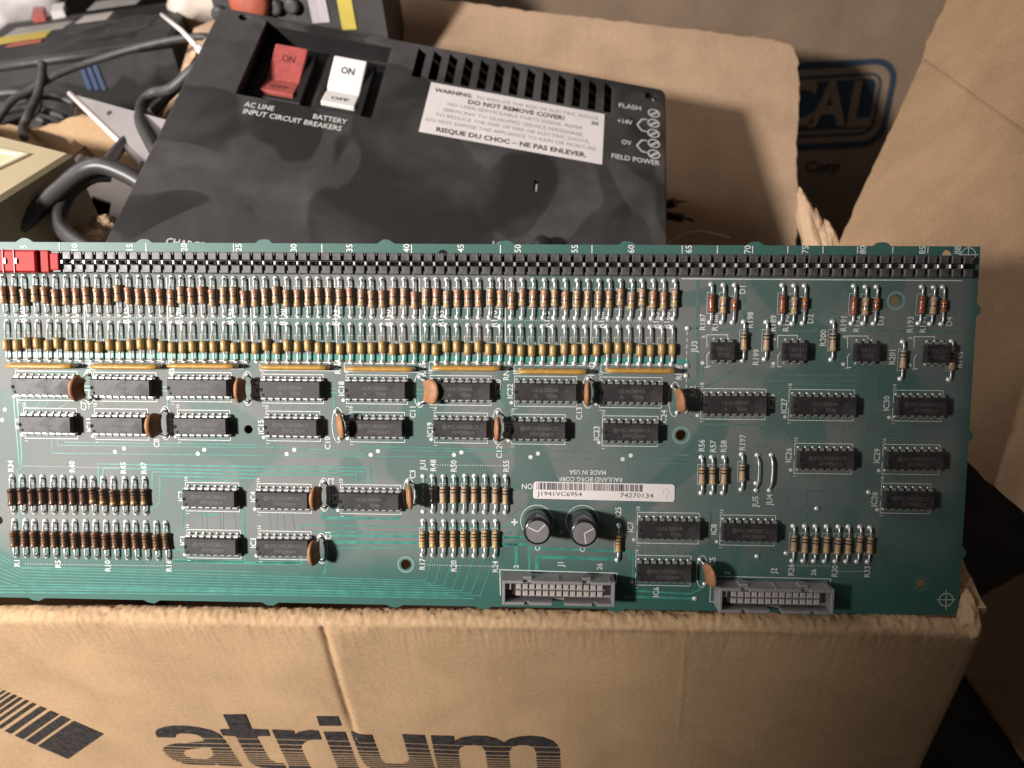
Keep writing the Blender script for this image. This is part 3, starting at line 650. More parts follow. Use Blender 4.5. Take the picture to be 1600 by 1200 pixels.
# bare strip round the rim and clearance rings
for x, y, r in ((634, 882, 12.3), (1064, 680, 12.5), (1400, 470, 12.5)):
    tr.stroke([(p[0], p[1]) for p in circ(*B(x, y), r * PXM, 28)], 3.0 * PXM, Z1, mat('ring', (0.18, 0.30, 0.26), 0.4), closed=True)
tr.stroke(circ(*B(1440, 912), 11 * PXM, 28), 2 * PXM, Z1, M_TRACED, closed=True)
tr.build('copper_traces', sub)

# --- silkscreen print
sk = MB()
def L(pts, w=0.9, closed=False): sk.stroke([B(*p) for p in pts], w * PXM, Z2, M_SILK, closed)
def TX(t, px, py, cap=9.2, rot=90, bold=0.012): 
    x, y = B(px, py); put_text(sk, t, x, y, cap * PXM, rot, M_SILK, Z2, bold, 0.92)
def DOT(px, py, r=3.0): sk.disc(*B(px, py), r * PXM, Z2, M_SILK)
for t, x in (('5', 37), ('10', 117), ('15', 203), ('20', 288), ('25', 373), ('30', 459), ('35', 546), ('40', 635), ('45', 720), ('50', 809), ('55', 898), ('60', 986), ('65', 1076), ('70', 1168), ('75', 1258), ('80', 1348), ('85', 1441), ('88', 1496)): TX(t, x, 385.5 + x * 0.0036, 9.6)
for x in (93, 228, 365, 503, 643, 782, 925, 1066, 1121, 1176, 1231, 1286, 1340, 1395, 1450): L([(x, 379 + x * 0.0045), (x - (x - 790) * 0.0009, 396)], 1.5)
for x, t in ((34, 'R125'), (116, 'R130'), (197, 'R135'), (277, 'R140'), (359, 'R145'), (441, 'R150'), (523, 'R155'), (606, 'R160'), (689, 'R165'), (772, 'R170'), (854, 'R175'), (939, 'R180'), (1025, 'R185'), (1042, 'R186')): TX(t, x, 491 + x * 0.009)
for x0, x1 in ((130, 134), (260, 264), (390, 394), (523, 526), (655, 657), (789.5, 789.5), (925, 923)): L([(x0, 432 + x0 * 0.005), (x1, 534 + x0 * 0.006)], 1.3)
for t, x, y in (('R187', 1098, 503), ('R188', 1117, 504), ('D1', 1160, 453), ('R198', 1172, 500), ('R199', 1181, 558), ('JU3', 1085, 542), ('JU2', 1082, 612), ('R189', 1208, 505), ('R190', 1228, 505), ('D2', 1266, 498), ('R191', 1318, 506), ('R192', 1338, 506), ('D3', 1376, 501), ('R193', 1422, 507), ('R194', 1442, 507), ('D4', 1483, 502), ('R200', 1286, 528), ('R201', 1394, 558), ('R195', 1499, 562),
                ('RN7', 925, 576), ('RN8', 1061, 582), ('RN4', 528, 573), ('RN5', 661, 577), ('RN6', 791, 583), ('RN1', 139, 572), ('RN2', 268, 574), ('IC18', 533.5, 607), ('IC22', 797, 611), ('IC14', 402, 607), ('IC20', 778, 604), ('IC24', 1037, 652), ('IC25', 1205, 627), ('IC27', 1225, 634), ('IC30', 1385, 630), ('IC26', 1232, 711), ('IC29', 1370, 712), ('IC28', 1366, 780), ('IC23', 932, 677), ('IC21', 793, 670), ('IC19', 672, 671), ('IC17', 543, 668), ('IC15', 408, 667), ('IC13', 269, 664), ('IC11', 140, 664), ('IC9', 28, 662), ('IC2', 283, 775), ('IC1', 286, 845), ('IC4', 396, 776), ('IC3', 396, 848), ('IC5', 523.5, 779), ('IC7', 985, 823), ('IC8', 1115, 827), ('IC6', 1025, 925),
                ('C7', 131, 634), ('C8', 245, 692), ('C10', 512, 692), ('C11', 645, 644), ('C12', 780, 706), ('C13', 905, 646), ('C1', 513, 837), ('C2', 517, 753), ('C3', 645, 741), ('C5', 1113, 877), ('R34', 17, 728), ('R40', 113, 729), ('R45', 193, 731), ('R47', 225, 731), ('R1', 27, 880), ('R5', 91, 881), ('R10', 168.5, 884), ('R16', 264, 884), ('JU1', 661, 727), ('R48', 677, 727), ('R50', 709, 728), ('R55', 791, 728), ('R17', 660, 881), ('R20', 709, 884), ('R24', 774, 885), ('R25', 966, 801), ('R56', 1096.5, 696), ('R57', 1114, 697), ('R58', 1130.7, 697), ('R197', 1160, 691), ('JU5', 1180, 784), ('JU4', 1202, 781), ('J1', 876, 882), ('J2', 1209, 892), ('R26', 1236, 890), ('R30', 1304, 892), ('R33', 1354.7, 893)): TX(t, x, y, 9.0)
for t, x, y in (('2', 806.5, 885), ('26', 937, 885), ('2', 1136, 895), ('26', 1271, 894), ('C', 840, 857), ('C', 910, 859)): TX(t, x, y, 8)
for t, x, y in (('6', 1099, 526), ('1', 1104, 574), ('6', 1209, 530), ('1', 1207, 573), ('6', 1319, 526), ('1', 1323, 575), ('6', 1422, 528), ('1', 1428, 577)): TX(t, x, y, 6.5)
TX('+', 804, 816, 14, 0, 0.03); TX('+', 877, 831, 11, 0, 0.0)
TX('MADE IN USA', 918, 738, 7.0, 180, 0.01); TX('RAULAND BORG CORP.', 922, 749, 7.0, 180, 0.01); TX('ON', 824, 760, 8.5, 180)
def dots(a, c, n):
    a = V(a); c = V(c)
    for i in range(n + 1):
        p = a.lerp(c, i / n); x, y = B(*p); r = 0.65 * PXM; sk.add([(x - r, y - r, Z2), (x + r, y - r, Z2), (x + r, y + r, Z2), (x - r, y + r, Z2)], [(0, 1, 2, 3)], M_SILK)
dots((2, 494), (1020, 502), 240); dots((38, 728), (185, 731), 36); dots((40, 881), (255, 884), 56); dots((684, 726.5), (782, 727.5), 25); dots((668, 882.5), (768, 884.5), 26); dots((1246, 883.5), (1296, 884), 13); dots((1312, 892.5), (1347, 892.5), 9)
for c in ((1513, 398), (1478, 937)):
    sk.stroke(circ(*B(*c), 10.5 * PXM, 28), 1.2 * PXM, Z2, M_SILK, True); L([(c[0] - 15, c[1]), (c[0] + 15, c[1])], 1.1); L([(c[0], c[1] - 15), (c[0], c[1] + 15)], 1.1)
L([(1065, 435.5), (1503, 438.5)], 1.5)
for a, c in (((1073.5, 517), (1072.5, 568)), ((1072.5, 590), (1071.5, 640)), ((661, 747), (661, 796))):
    for i in range(5): L([tuple(V(a).lerp(V(c), (i + 0.1) / 5)), tuple(V(a).lerp(V(c), (i + 0.7) / 5))], 1.2)
for x, y in S5([(675, 247), (728, 228), (1160, 258), (1198, 235), (30, 0), (14, 60)]) + S6([(180, 260), (225, 235), (672, 265), (715, 243), (1160, 265), (1203, 250)]) + S7([(108, 278), (152, 257), (648, 290), (695, 268)]): DOT(x, y, 3.4)

# --- shared component builders.  Local frame: origin at lower pad, Y to the upper pad, Z out of the board
PARTS = {}
def lead_mesh(L_, side, h, reach):
    k = ('lead', round(L_, 4), side, h, reach)
    if k not in PARTS:
        b = MB(); y0, sg = (0, 1) if side == 0 else (L_, -1)
        b.lathe([(0, 0.00108), (0.0002, 0.00104), (0.00045, 0.0008), (0.0008, 0.00042)], Matrix.Translation((0, y0, 0.0001)) @ Matrix.Rotation(math.pi / 2, 4, 'X'), 8, M_SOLDER)
        b.tube([(0, y0, 0.0003), (0, y0 - sg * 0.0001, h * 0.45), (0, y0 + sg * 0.0001, h * 0.78), (0, y0 + sg * 0.0006, h * 0.97), (0, y0 + sg * 0.0013, h), (0, y0 + sg * reach, h)], 0.00033, M_LEAD, 6)
        PARTS[k] = b.mesh('lead')
    return PARTS[k]
def axial_body(kind, bands, length, r, off, L_, h):
    k = ('ax', kind, round(off, 4), round(L_, 4))
    if k not in PARTS:
        b = MB(); y = L_ / 2 + off - length / 2; base = bm_(bands[0]); pr = []; mm = []
        if kind.startswith('cap'):
            pr = [(0, r * 0.30), (0.05, r * 0.72), (0.14, r * 0.95), (0.3, r), (0.7, r), (0.86, r * 0.95), (0.95, r * 0.72), (1, r * 0.30)]; mm = [base] * 7
        elif kind.startswith('diode'):
            pr = [(0, r * 0.5), (0.04, r * 0.95), (0.2, r), (0.32, r), (0.5, r), (0.62, r), (0.96, r * 0.95), (1, r * 0.5)]; mm = [base, base, bm_('black'), base, bm_('black'), base, base]
        else:
            fr = [(0, 0.35), (0.03, 0.8), (0.08, 1.0), (0.17, 1.0), (0.24, 0.86)]
            cuts = [(0.10, 0.19, bands[1]), (0.30, 0.38, bands[2]), (0.48, 0.56, bands[3]), (0.70, 0.80, bands[4])]
            def rad(t):
                u = min(t, 1 - t)
                for (a0, r0), (a1, r1) in zip(fr, fr[1:]):
                    if a0 <= u <= a1: return r * (r0 + (r1 - r0) * (u - a0) / (a1 - a0))
                return r * 0.86
            ts = sorted(set([0, 0.03, 0.08, 0.17, 0.24, 0.76, 0.83, 0.92, 0.97, 1] + [c[0] for c in cuts] + [c[1] for c in cuts])); ts = [1 - t for t in ts][::-1]
            pr = [(t, rad(t)) for t in ts]
            for a, c in zip(ts, ts[1:]):
                mid = 1 - (a + c) / 2; mm.append(next((bm_(x[2]) for x in cuts if x[0] <= mid <= x[1]), base))
        b.lathe([(y + t * length, q) for t, q in pr], Matrix.Translation((0, 0, h)), 12, mm); PARTS[k] = b.mesh('body')
    return PARTS[k]
KINDS = {'resA': ('resistor', ('pink', 'orange', 'orange', 'brown', 'gold'), 0.0063, 0.00118),
         'resA2': ('resistor', ('tan', 'pink', 'orange', 'brown', 'gold'), 0.0063, 0.00118),
         'capY': ('axial_capacitor', ('ochre',), 0.0043, 0.00128), 'resRust': ('resistor', ('rust', 'brown', 'rust', 'red', 'rust'), 0.0064, 0.0012),
         'resDark': ('resistor', ('darkbrown', 'black', 'brown', 'darkbrown', 'brown'), 0.0067, 0.00128), 'resBrown': ('resistor', ('dim', 'brown', 'black', 'darkbrown', 'brown'), 0.0064, 0.00122),
         'resTanB': ('resistor', ('dim', 'black', 'black', 'brown', 'gold'), 0.0065, 0.00122), 'resTan': ('resistor', ('tan', 'brown', 'black', 'orange', 'gold'), 0.0063, 0.00115),
         'resYel': ('resistor', ('yellowtan', 'brown', 'black', 'red', 'gold'), 0.0063, 0.00112), 'resOr': ('resistor', ('tan', 'brown', 'black', 'pink', 'gold'), 0.0063, 0.00118),
         'resPale': ('resistor', ('tan', 'black', 'black', 'orange', 'yellowtan'), 0.0065, 0.00118), 'diode': ('diode', ('glass',), 0.0039, 0.00095), 'resBlack': ('resistor', ('black', 'darkbrown', 'black', 'black', 'black'), 0.0064, 0.00125)}
def axial(top, bot, kind, off=0.0, h=0.0014, silk=True, Lq=None):
    name, bands, length, r = KINDS[kind]; a = V(B(*bot)); c = V(B(*top)); d = c - a; L_ = round(d.length * 4000) / 4000
    ang = math.atan2(d.y, d.x) - math.pi / 2 + math.radians(random.gauss(0, 0.7)); off = round(off * 2500) / 2500
    mw = Matrix.Translation((a.x, a.y, 0.0)) @ Matrix.Rotation(ang, 4, 'Z')
    o = link(name, axial_body(kind, bands, length, r, off, L_, h), board, mw)
    for sd_ in (0, 1): link('lead', lead_mesh(L_, sd_, h, L_ * 0.42), o)
    if silk:
        hw = 0.00125; y0 = L_ / 2 - length * 0.52 - 0.0002; y1 = L_ / 2 + length * 0.52 + 0.0006; R2 = Matrix.Rotation(ang, 2)
        pts = [V((-hw, y0)), V((hw, y0)), V((hw, y1)), V((-hw, y1))]; sk.stroke([R2 @ p + a for p in pts], 0.65 * PXM, Z2, M_SILK, True)
    return o
def lerp2(a, b, t): return (a[0] + (b[0] - a[0]) * t, a[1] + (b[1] - a[1]) * t)
def row(tA, tB, bA, bB, n, kinds, jit=0.0008, off=0.0):
    # equal spacing in board metres
    ua, ub = V(B(*tA)), V(B(*tB)); 
    for i in range(n):
        t = i / (n - 1) if n > 1 else 0
        # find pixel for equal board spacing: interpolate in board space
        pa = ua.lerp(ub, t); pb = V(B(*bA)).lerp(V(B(*bB)), t); k = kinds(i) if callable(kinds) else kinds
        axial_uv(pa, pb, k, off + random.uniform(-jit, jit))
def axial_uv(c, a, kind, off):
    global B
    oldB = B; B = lambda x, y: (x, y)
    try: axial((c.x, c.y), (a.x, a.y), kind, off)
    finally: B = oldB
row((6.3, 431.5), (1054.5, 439), (11, 490), (1052, 498), 64, lambda i: 'resA' if random.random() < 0.55 else 'resA2', 0.0007)
row((11.2, 502.5), (1050, 512), (15, 561.5), (1049, 569), 64, 'capY', 0.0007, -0.0013)
row((19.2, 744.8), (225.9, 747.5), (22.7, 799.5), (228.8, 801.3), 14, lambda i: 'resDark' if i < 8 else 'resTanB', 0.0003, -0.0004)
row((23.2, 813.3), (260, 816.5), (26, 867.5), (264, 872.3), 16, 'resBrown', 0.0003)
row((676.5, 744), (791, 744.5), (676.5, 799), (790, 800.5), 8, lambda i: 'resBlack' if i == 0 else 'resOr', 0.0003)
row((661, 814), (774.7, 814.7), (660.5, 867), (773.5, 868.5), 8, 'resYel', 0.0003)
row((1240, 822), (1359, 824), (1237.5, 876), (1355, 877.5), 8, 'resOr', 0.0004)
for l, kind in ((S3([(1247, 340), (1237, 575)]), 'resRust'), (S3([(1318, 340), (1310, 575)]), 'resA2'), (S3([(1388, 340), (1377, 575)]), 'diode'), (S4([(88, 343), (77, 580)]), 'resRust'), (S4([(160, 345), (150, 583)]), 'resA2'), (S4([(230, 345), (215, 580)]), 'diode'),
                (S4([(535, 348), (520, 582)]), 'resRust'), (S4([(602, 350), (592, 582)]), 'resA2'), (S4([(675, 350), (658, 582)]), 'diode'), (S4([(953, 353), (938, 582)]), 'resRust'), (S4([(1025, 355), (1010, 585)]), 'resA2'), (S4([(1098, 355), (1080, 585)]), 'diode'),
                (S3([(1445, 572), (1440, 812)]), 'resPale'), (S3([(1590, 572), (1578, 805)]), 'resPale'), (S4([(403, 572), (393, 808)]), 'resPale'), (S4([(838, 698), (825, 928)]), 'resPale'), (S4([(1145, 697), (1128, 932)]), 'resPale'),
                (S7([(1112, 278), (1108, 488)]), 'resOr'), (S7([(1175, 278), (1170, 488)]), 'resOr'), (S7([(1240, 280), (1233, 488)]), 'resOr'), (S7([(1350, 262), (1342, 468)]), 'resOr'), (S7([(622, 680), (617, 880)]), 'resYel')):
    axial(l[0], l[1], kind, random.uniform(-0.0003, 0.0003))
# wire jumper links
for a, c in (((1204.8, 710.7), (1202, 765)), ((1183.2, 710.7), (1180.8, 766))):
    p, q = B(*a), B(*c); b = MB(); m_ = [((p[0] * (1 - t) + q[0] * t) + 0.0004 * math.sin(t * 3.1), p[1] * (1 - t) + q[1] * t, 0.0002 + 0.0013 * min(1, 6 * min(t, 1 - t))) for t in [i / 10 for i in range(11)]]
    b.tube(m_, 0.00045 if a[0] > 1200 else 0.00025, M_LEAD, 6); b.build('jumper_wire', board)
# loose solder points
sj = MB()
for x, y in ((1074, 513), (1073, 571), (1072, 587), (1071.5, 642), (661, 744), (661, 799), (1183, 711), (1181, 755), (1181, 766), (1205, 711), (1202, 766), (1085.5, 935), (1182.5, 869), (1276, 794.5), (1228, 864), (1357, 769)):
    sj.lathe([(0, 0.0010), (0.0003, 0.00085), (0.0006, 0.0004)], Matrix.Translation((*B(x, y), 0.0001)) @ Matrix.Rotation(math.pi / 2, 4, 'X'), 10, M_SOLDER)
tag(sj.build('solder_points', sub), None, kind='stuff')

# --- chips
def chip_parts(n, w=0.0064, h=0.0034, z0=0.0006, row_=0.00762):
    k = ('chip', n)
    if k in PARTS: return PARTS[k]
    Lc = n / 2 * 0.00254 - (0.0008 if n > 8 else -0.0008); b = MB(); x = Lc / 2; y = w / 2; m = 0.00035; zt = z0 + h; zm = z0 + h * 0.45
    vs = [(-x + m, -y + m, z0), (x - m, -y + m, z0), (x - m, y - m, z0), (-x + m, y - m, z0), (-x, -y, zm), (x, -y, zm), (x, y, zm), (-x, y, zm), (-x + m, -y + m, zt), (x - m, -y + m, zt), (x - m, y - m, zt), (-x + m, y - m, zt)]
    b.add(vs, [(3, 2, 1, 0), (0, 1, 5, 4), (1, 2, 6, 5), (2, 3, 7, 6), (3, 0, 4, 7), (4, 5, 9, 8), (5, 6, 10, 9), (6, 7, 11, 10), (7, 4, 8, 11), (8, 9, 10, 11)], M_CHIP)
    b.disc(-x + 0.0016, -y + 0.0013, 0.00045, zt + 0.00003, M_VOID, 10); b.disc(-x + m + 0.0005, 0, 0.0007, zt + 0.00002, M_VOID, 10)
    p = MB(); pr = row_ / 2
    for i in range(n // 2):
        cx = (i - (n / 2 - 1) / 2) * 0.00254
        for s in (-1, 1):
            ww = 0.00078; zt_ = zm + 0.0001; t = 0.00025; ysh = pr + 0.0001
            prof_ = [(y - 0.0002, zt_), (ysh - 0.0003, zt_), (ysh + 0.00015, zt_ - 0.00035), (ysh + 0.0002, 0.0011)]
            for (ya, za), (yb_, zb_) in zip(prof_, prof_[1:]):
                vs = [(cx - ww, s * ya, za), (cx + ww, s * ya, za), (cx + ww, s * yb_, zb_), (cx - ww, s * yb_, zb_), (cx - ww, s * (ya - t * 0.6), za - t), (cx + ww, s * (ya - t * 0.6), za - t), (cx + ww, s * (yb_ - t), zb_ - t * 0.2), (cx - ww, s * (yb_ - t), zb_ - t * 0.2)]
                p.add(vs, [(0, 1, 2, 3) if s < 0 else (3, 2, 1, 0), (4, 7, 6, 5) if s < 0 else (5, 6, 7, 4), (0, 3, 7, 4), (1, 5, 6, 2)], M_PIN)
            p.box(cx - 0.00028, cx + 0.00028, s * (ysh + 0.0001) - 0.00014, s * (ysh + 0.0001) + 0.00014, 0.0002, 0.0012, M_PIN)
            p.lathe([(0, 0.00062), (0.0002, 0.0005), (0.0004, 0.0003)], Matrix.Translation((cx, s * (ysh + 0.0001), 0.0001)) @ Matrix.Rotation(math.pi / 2, 4, 'X'), 8, M_SOLDER)
    PARTS[k] = (b.mesh('chip'), p.mesh('pins'), zt); return PARTS[k]
MARK = {}
def marking(l1, l2, logo, zt):
    k = (l1, l2, logo)
    if k not in MARK:
        b = MB(); dx = 0.0012 if logo else 0
        put_text(b, l1, dx, 0.0009, 0.0013, 0, M_CHIPMARK, zt + 0.00003, 0, 1.0); put_text(b, l2, dx, -0.0012, 0.0013, 0, M_CHIPMARK, zt + 0.00003, 0, 1.0)
        if logo:
            b.stroke(circ(-0.0055, 0.0008, 0.0008, 14), 0.00018, zt + 0.00003, M_CHIPMARK, True); b.stroke([(-0.006, 0.0003), (-0.0057, 0.0012), (-0.0055, 0.0006), (-0.0053, 0.0012), (-0.005, 0.0003)], 0.00016, zt + 0.00003, M_CHIPMARK)
        MARK[k] = b.mesh('marking')
    return MARK[k]
def chip(x0, y0, x1, y1, n, mk=None, tilt=0.0, silk=True, h=0.0034, rise=0.0):
    c = [V(B(x0, y0)), V(B(x1, y0)), V(B(x1, y1)), V(B(x0, y1))]; ce = (c[0] + c[1] + c[2] + c[3]) / 4
    me, pn, zt = chip_parts(n); a = random.uniform(-0.5, 0.5)
    o = link('chip', me, board, Matrix.Translation((ce.x, ce.y, rise)) @ Matrix.Rotation(math.radians(a + tilt), 4, 'Z')); link('pins', pn, o)
    if mk: link('marking', marking(*mk, zt), o)
    if silk:
        hx = (c[1] - c[0]).length / 2; hy = (c[0] - c[3]).length / 2; g = hy * 0.18
        sk.stroke([(ce.x - hx, ce.y + g), (ce.x - hx, ce.y + hy), (ce.x + hx, ce.y + hy), (ce.x + hx, ce.y + hy * 0.7)], 1.0 * PXM, Z2, M_SILK)
        sk.stroke([(ce.x - hx, ce.y - g), (ce.x - hx, ce.y - hy), (ce.x + hx, ce.y - hy), (ce.x + hx, ce.y - hy * 0.7)], 1.0 * PXM, Z2, M_SILK)
        put_text(sk, str(n), ce.x - hx + 0.0002, ce.y + hy + 0.0014, 6.2 * PXM, 90, M_SILK, Z2, 0, 0.9); put_text(sk, '1', ce.x - hx + 0.0004, ce.y - hy - 0.0010, 5.5 * PXM, 90, M_SILK, Z2, 0, 0.9)
        sk.disc(ce.x - hx - 0.0012, ce.y - hy + 0.0012, 2.8 * PXM, Z2, M_SILK)
    return o
ULN = ('ULN 2804A', 'A      9346', False); MC = ('MC14028BCP', 'FFPQ9409', True); MD = ('MC14050BCP', 'FFTM9323', True)
for q in ((26, 580, 122, 625.5), (147, 582, 245, 627), (267, 582, 362, 627.5), (410, 585, 505.5, 630), (541, 586, 637, 631), (672, 587, 767.5, 633), (804, 588, 901, 635), (937, 589.5, 1034, 637), (1095, 607.5, 1196, 655), (1232, 609, 1334, 657), (532.5, 757.5, 626.7, 803), (995.5, 801, 1092, 849)): chip(*q, 18, ULN)
for q in ((38.5, 638, 121, 685), (149, 639, 232, 687), (278, 641, 360, 687.5), (416.5, 642.7, 500.5, 689), (547.5, 644, 632.5, 690.7), (678.7, 645, 762, 692), (799.5, 647.5, 883, 694), (941, 650, 1027.5, 697), (290.7, 754, 374, 798.7), (293, 828, 376.5, 872), (402.7, 756, 486.7, 801), (405, 830, 486.7, 874), (993, 868, 1079, 914.7), (1125, 805, 1211, 852)): chip(*q, 16, MC)
for q in ((1241, 693, 1331, 740), (1378.7, 694.7, 1467.5, 741)): chip(*q, 16, MD)
for q in ((1395, 610, 1472, 658), (1376, 755.5, 1453, 802)): chip(*q, 14, MD)
for k_, (x0, y0, x1, y1, cx) in enumerate(((1104.5, 523, 1137, 572, 1126.5), (1215, 524, 1246, 573, 1238), (1324, 525, 1356, 574, 1349.5), (1428, 526, 1460, 576, 1456))):
    chip(cx - 19, y0 + 2, cx + 19, y1 - 1, 6, ('TIL111', '9330', False), silk=False, rise=0.0012 if k_ == 3 else 0.0)
    L([(x1, y0 + 5), (x1, y0), (x0, y0), (x0, y0 + 19)], 1.2); L([(x0 + 4, y1 - 22), (x0, y1 - 17), (x0, y1), (x0 + 6, y1)], 1.2); DOT(x0 - 7, y1 - 5, 3)

# --- resistor networks standing on edge
RN = {}
for x0, x1, y in ((19, 126, 572), (149, 258, 573), (267, 377, 573), (410, 519, 576), (542, 652, 578), (676, 784, 576), (808, 918, 581), (943, 1055, 580)):
    a = V(B(x0, y)); c = V(B(x1, y)); Lr = 0.0244; ce = (a + c) / 2 + V((0.0, 0.0006))
    b = MB(); n = 26; seg = 10; vs = []; lean = random.uniform(-0.12, 0.05)
    for i in range(n + 1):
        t = i / n; e = min(1, 6 * min(t, 1 - t) + 0.35) ** 0.5; x = -Lr / 2 + t * Lr
        for q in range(seg):
            an = 2 * math.pi * q / seg; yy = 0.00105 * math.cos(an) * e; zz = 0.0034 + 0.0025 * math.sin(an) * e * (1 + 0.05 * nz(x * 900, q)); vs.append((x, yy + zz * lean, zz))
    fs = [(i * seg + q, i * seg + (q + 1) % seg, (i + 1) * seg + (q + 1) % seg, (i + 1) * seg + q) for i in range(n) for q in range(seg)] + [tuple(range(seg))[::-1], tuple(n * seg + q for q in range(seg))]
    b.add(vs, fs, M_RNET, True); o = b.build('resistor_network', board, Matrix.Translation((ce.x, ce.y, 0)))
    p = MB()
    for i in range(10):
        xx = (i - 4.5) * 0.00254; p.box(xx - 0.00025, xx + 0.00025, -0.00015, 0.00015, 0.0, 0.0016, M_PIN); p.lathe([(0, 0.0008), (0.0003, 0.0005)], Matrix.Translation((xx, 0, 0.0001)) @ Matrix.Rotation(math.pi / 2, 4, 'X'), 8, M_SOLDER)
    p.build('pins', o)
    sk.stroke(rect(ce.x - 0.0136, ce.y - 0.0013, ce.x + 0.0136, ce.y + 0.0017), 0.9 * PXM, Z2, M_SILK, True)

# --- disc capacitors
def disc_cap(px, py, ry, tilt, spin=0.0, size=1.0):
    ce = V(B(px, py)); half = ry * PXM * 0.78; mw = Matrix.Translation((ce.x, ce.y, 0)) @ Matrix.Rotation(math.radians(spin), 4, 'Z')
    bm = bmesh.new(); bmesh.ops.create_icosphere(bm, subdivisions=3, radius=1.0); sd = px * 0.37
    Tm = Matrix.Rotation(math.radians(tilt), 4, 'Y')
    for v in bm.verts:
        n_ = v.co.copy(); x = n_.x; k = 1 + 0.07 * noise.noise(n_ * 2.5 + V((sd, 0, 0)))
        p = V((math.copysign(abs(x) ** 0.9, x) * 0.0013, n_.y * 0.0045, n_.z * 0.0036)) * k * size
        for sg in (-1, 1):       # coating runs a little way down each lead
            e = math.exp(-((p.y - sg * 0.0031) / 0.0011) ** 2)
            if p.z < 0: p.z -= 0.0017 * e * min(1, -p.z / 0.002)
        v.co = Tm @ (p + V((0, 0, 0.0060)))
    me = bpy.data.meshes.new('disc_capacitor'); bm.to_mesh(me); bm.free(); me.materials.append(M_CERAM); me.polygons.foreach_set('use_smooth', [True] * len(me.polygons))
    o = link('disc_capacitor', me, board, mw)
    for sg in (-1, 1):
        b = MB(); b.lathe([(0, 0.00095), (0.0003, 0.0008), (0.0007, 0.0004)], Matrix.Translation((0, sg * half, 0.0001)) @ Matrix.Rotation(math.pi / 2, 4, 'X'), 8, M_SOLDER)
        e = Tm @ V((0, sg * 0.0031, 0.0034)); b.tube([(0, sg * half, 0.0003), (0, sg * half, 0.0009), (e.x * 0.4, sg * (half * 0.6 + 0.0031 * 0.4), 0.0018), tuple(e)], 0.0003, M_LEAD, 6); b.build('lead', o)
    el = [(ce.x + 0.0021 * math.cos(2 * math.pi * q / 32), ce.y + ry * PXM * math.sin(2 * math.pi * q / 32)) for q in range(32)]; sk.stroke(el, 1.1 * PXM, Z2, M_SILK, True)
for a in ((139, 605, 27, -12, 0), (387, 607, 27, -7, 0), (259, 661, 27, -20, 0), (528, 664, 28, 24, 8), (656, 610, 27, 52, 0), (778, 666.7, 29, 2, 0), (919, 612, 26, -5, 0), (1054, 624, 27, 12, 12), (639, 771, 25, 12, 4), (506.7, 773, 27, -16, 0), (502.7, 857, 25, -14, 4), (1097, 893, 26, 18, 12)): disc_cap(*a)

# --- electrolytic capacitors
for px, py, rot, lx, ly in ((839, 816, 25, 0.02, -0.03), (910, 816.5, -100, 0.0, -0.07)):
    x, y = B(px, py - 2); b = MB(); r = 0.0049; h = 0.0125
    Tm = Matrix.Translation((x, y, 0)) @ Matrix.Shear('XY', 4, (lx, ly)) @ Matrix.Rotation(math.radians(rot), 4, 'Z')
    lt = Tm @ Matrix.Rotation(math.pi / 2, 4, 'X')
    b.lathe([(0.0003, r * 0.93), (0.0009, r), (0.0016, r * 0.97), (0.0022, r), (h - 0.0008, r), (h - 0.0002, r * 0.95), (h, r * 0.80)], lt, 32, M_ECAP); o = b.build('electrolytic_capacitor', board)
    b = MB(); b.add([Tm @ V((3.95e-3 * math.cos(a), 3.95e-3 * math.sin(a), h + 0.00006)) for a in [2 * math.pi * q / 32 for q in range(32)]], [tuple(range(32))], M_ALU)
    for a in (20, 130):
        c_, s_ = math.cos(math.radians(a)), math.sin(math.radians(a)); wv = 0.00017
        b.add([Tm @ V(p) for p in ((-s_ * wv, c_ * wv, h + 0.0001), (s_ * wv, -c_ * wv, h + 0.0001), (c_ * 0.0037 + s_ * wv, s_ * 0.0037 - c_ * wv, h + 0.0001), (c_ * 0.0037 - s_ * wv, s_ * 0.0037 + c_ * wv, h + 0.0001))], [(0, 1, 2, 3)], M_STEELE)
    b.build('can_top', o)
    b = MB()                                                              # printed minus marks down one side
    for zz in (0.003, 0.0055, 0.008, 0.0105):
        for s_ in (-0.13, 0.13):
            a0 = s_ - 0.07; a1 = s_ + 0.07; rr = r + 0.00005
            b.add([Tm @ V((rr * math.cos(a), rr * math.sin(a), z)) for a, z in ((a0, zz), (a1, zz), (a1, zz + 0.001), (a0, zz + 0.001))], [(0, 1, 2, 3)], M_GREYP)
    b.build('minus_stripe', o)
    sk.stroke(circ(x, y, 26 * PXM, 40), 1.0 * PXM, Z2, M_SILK, True)

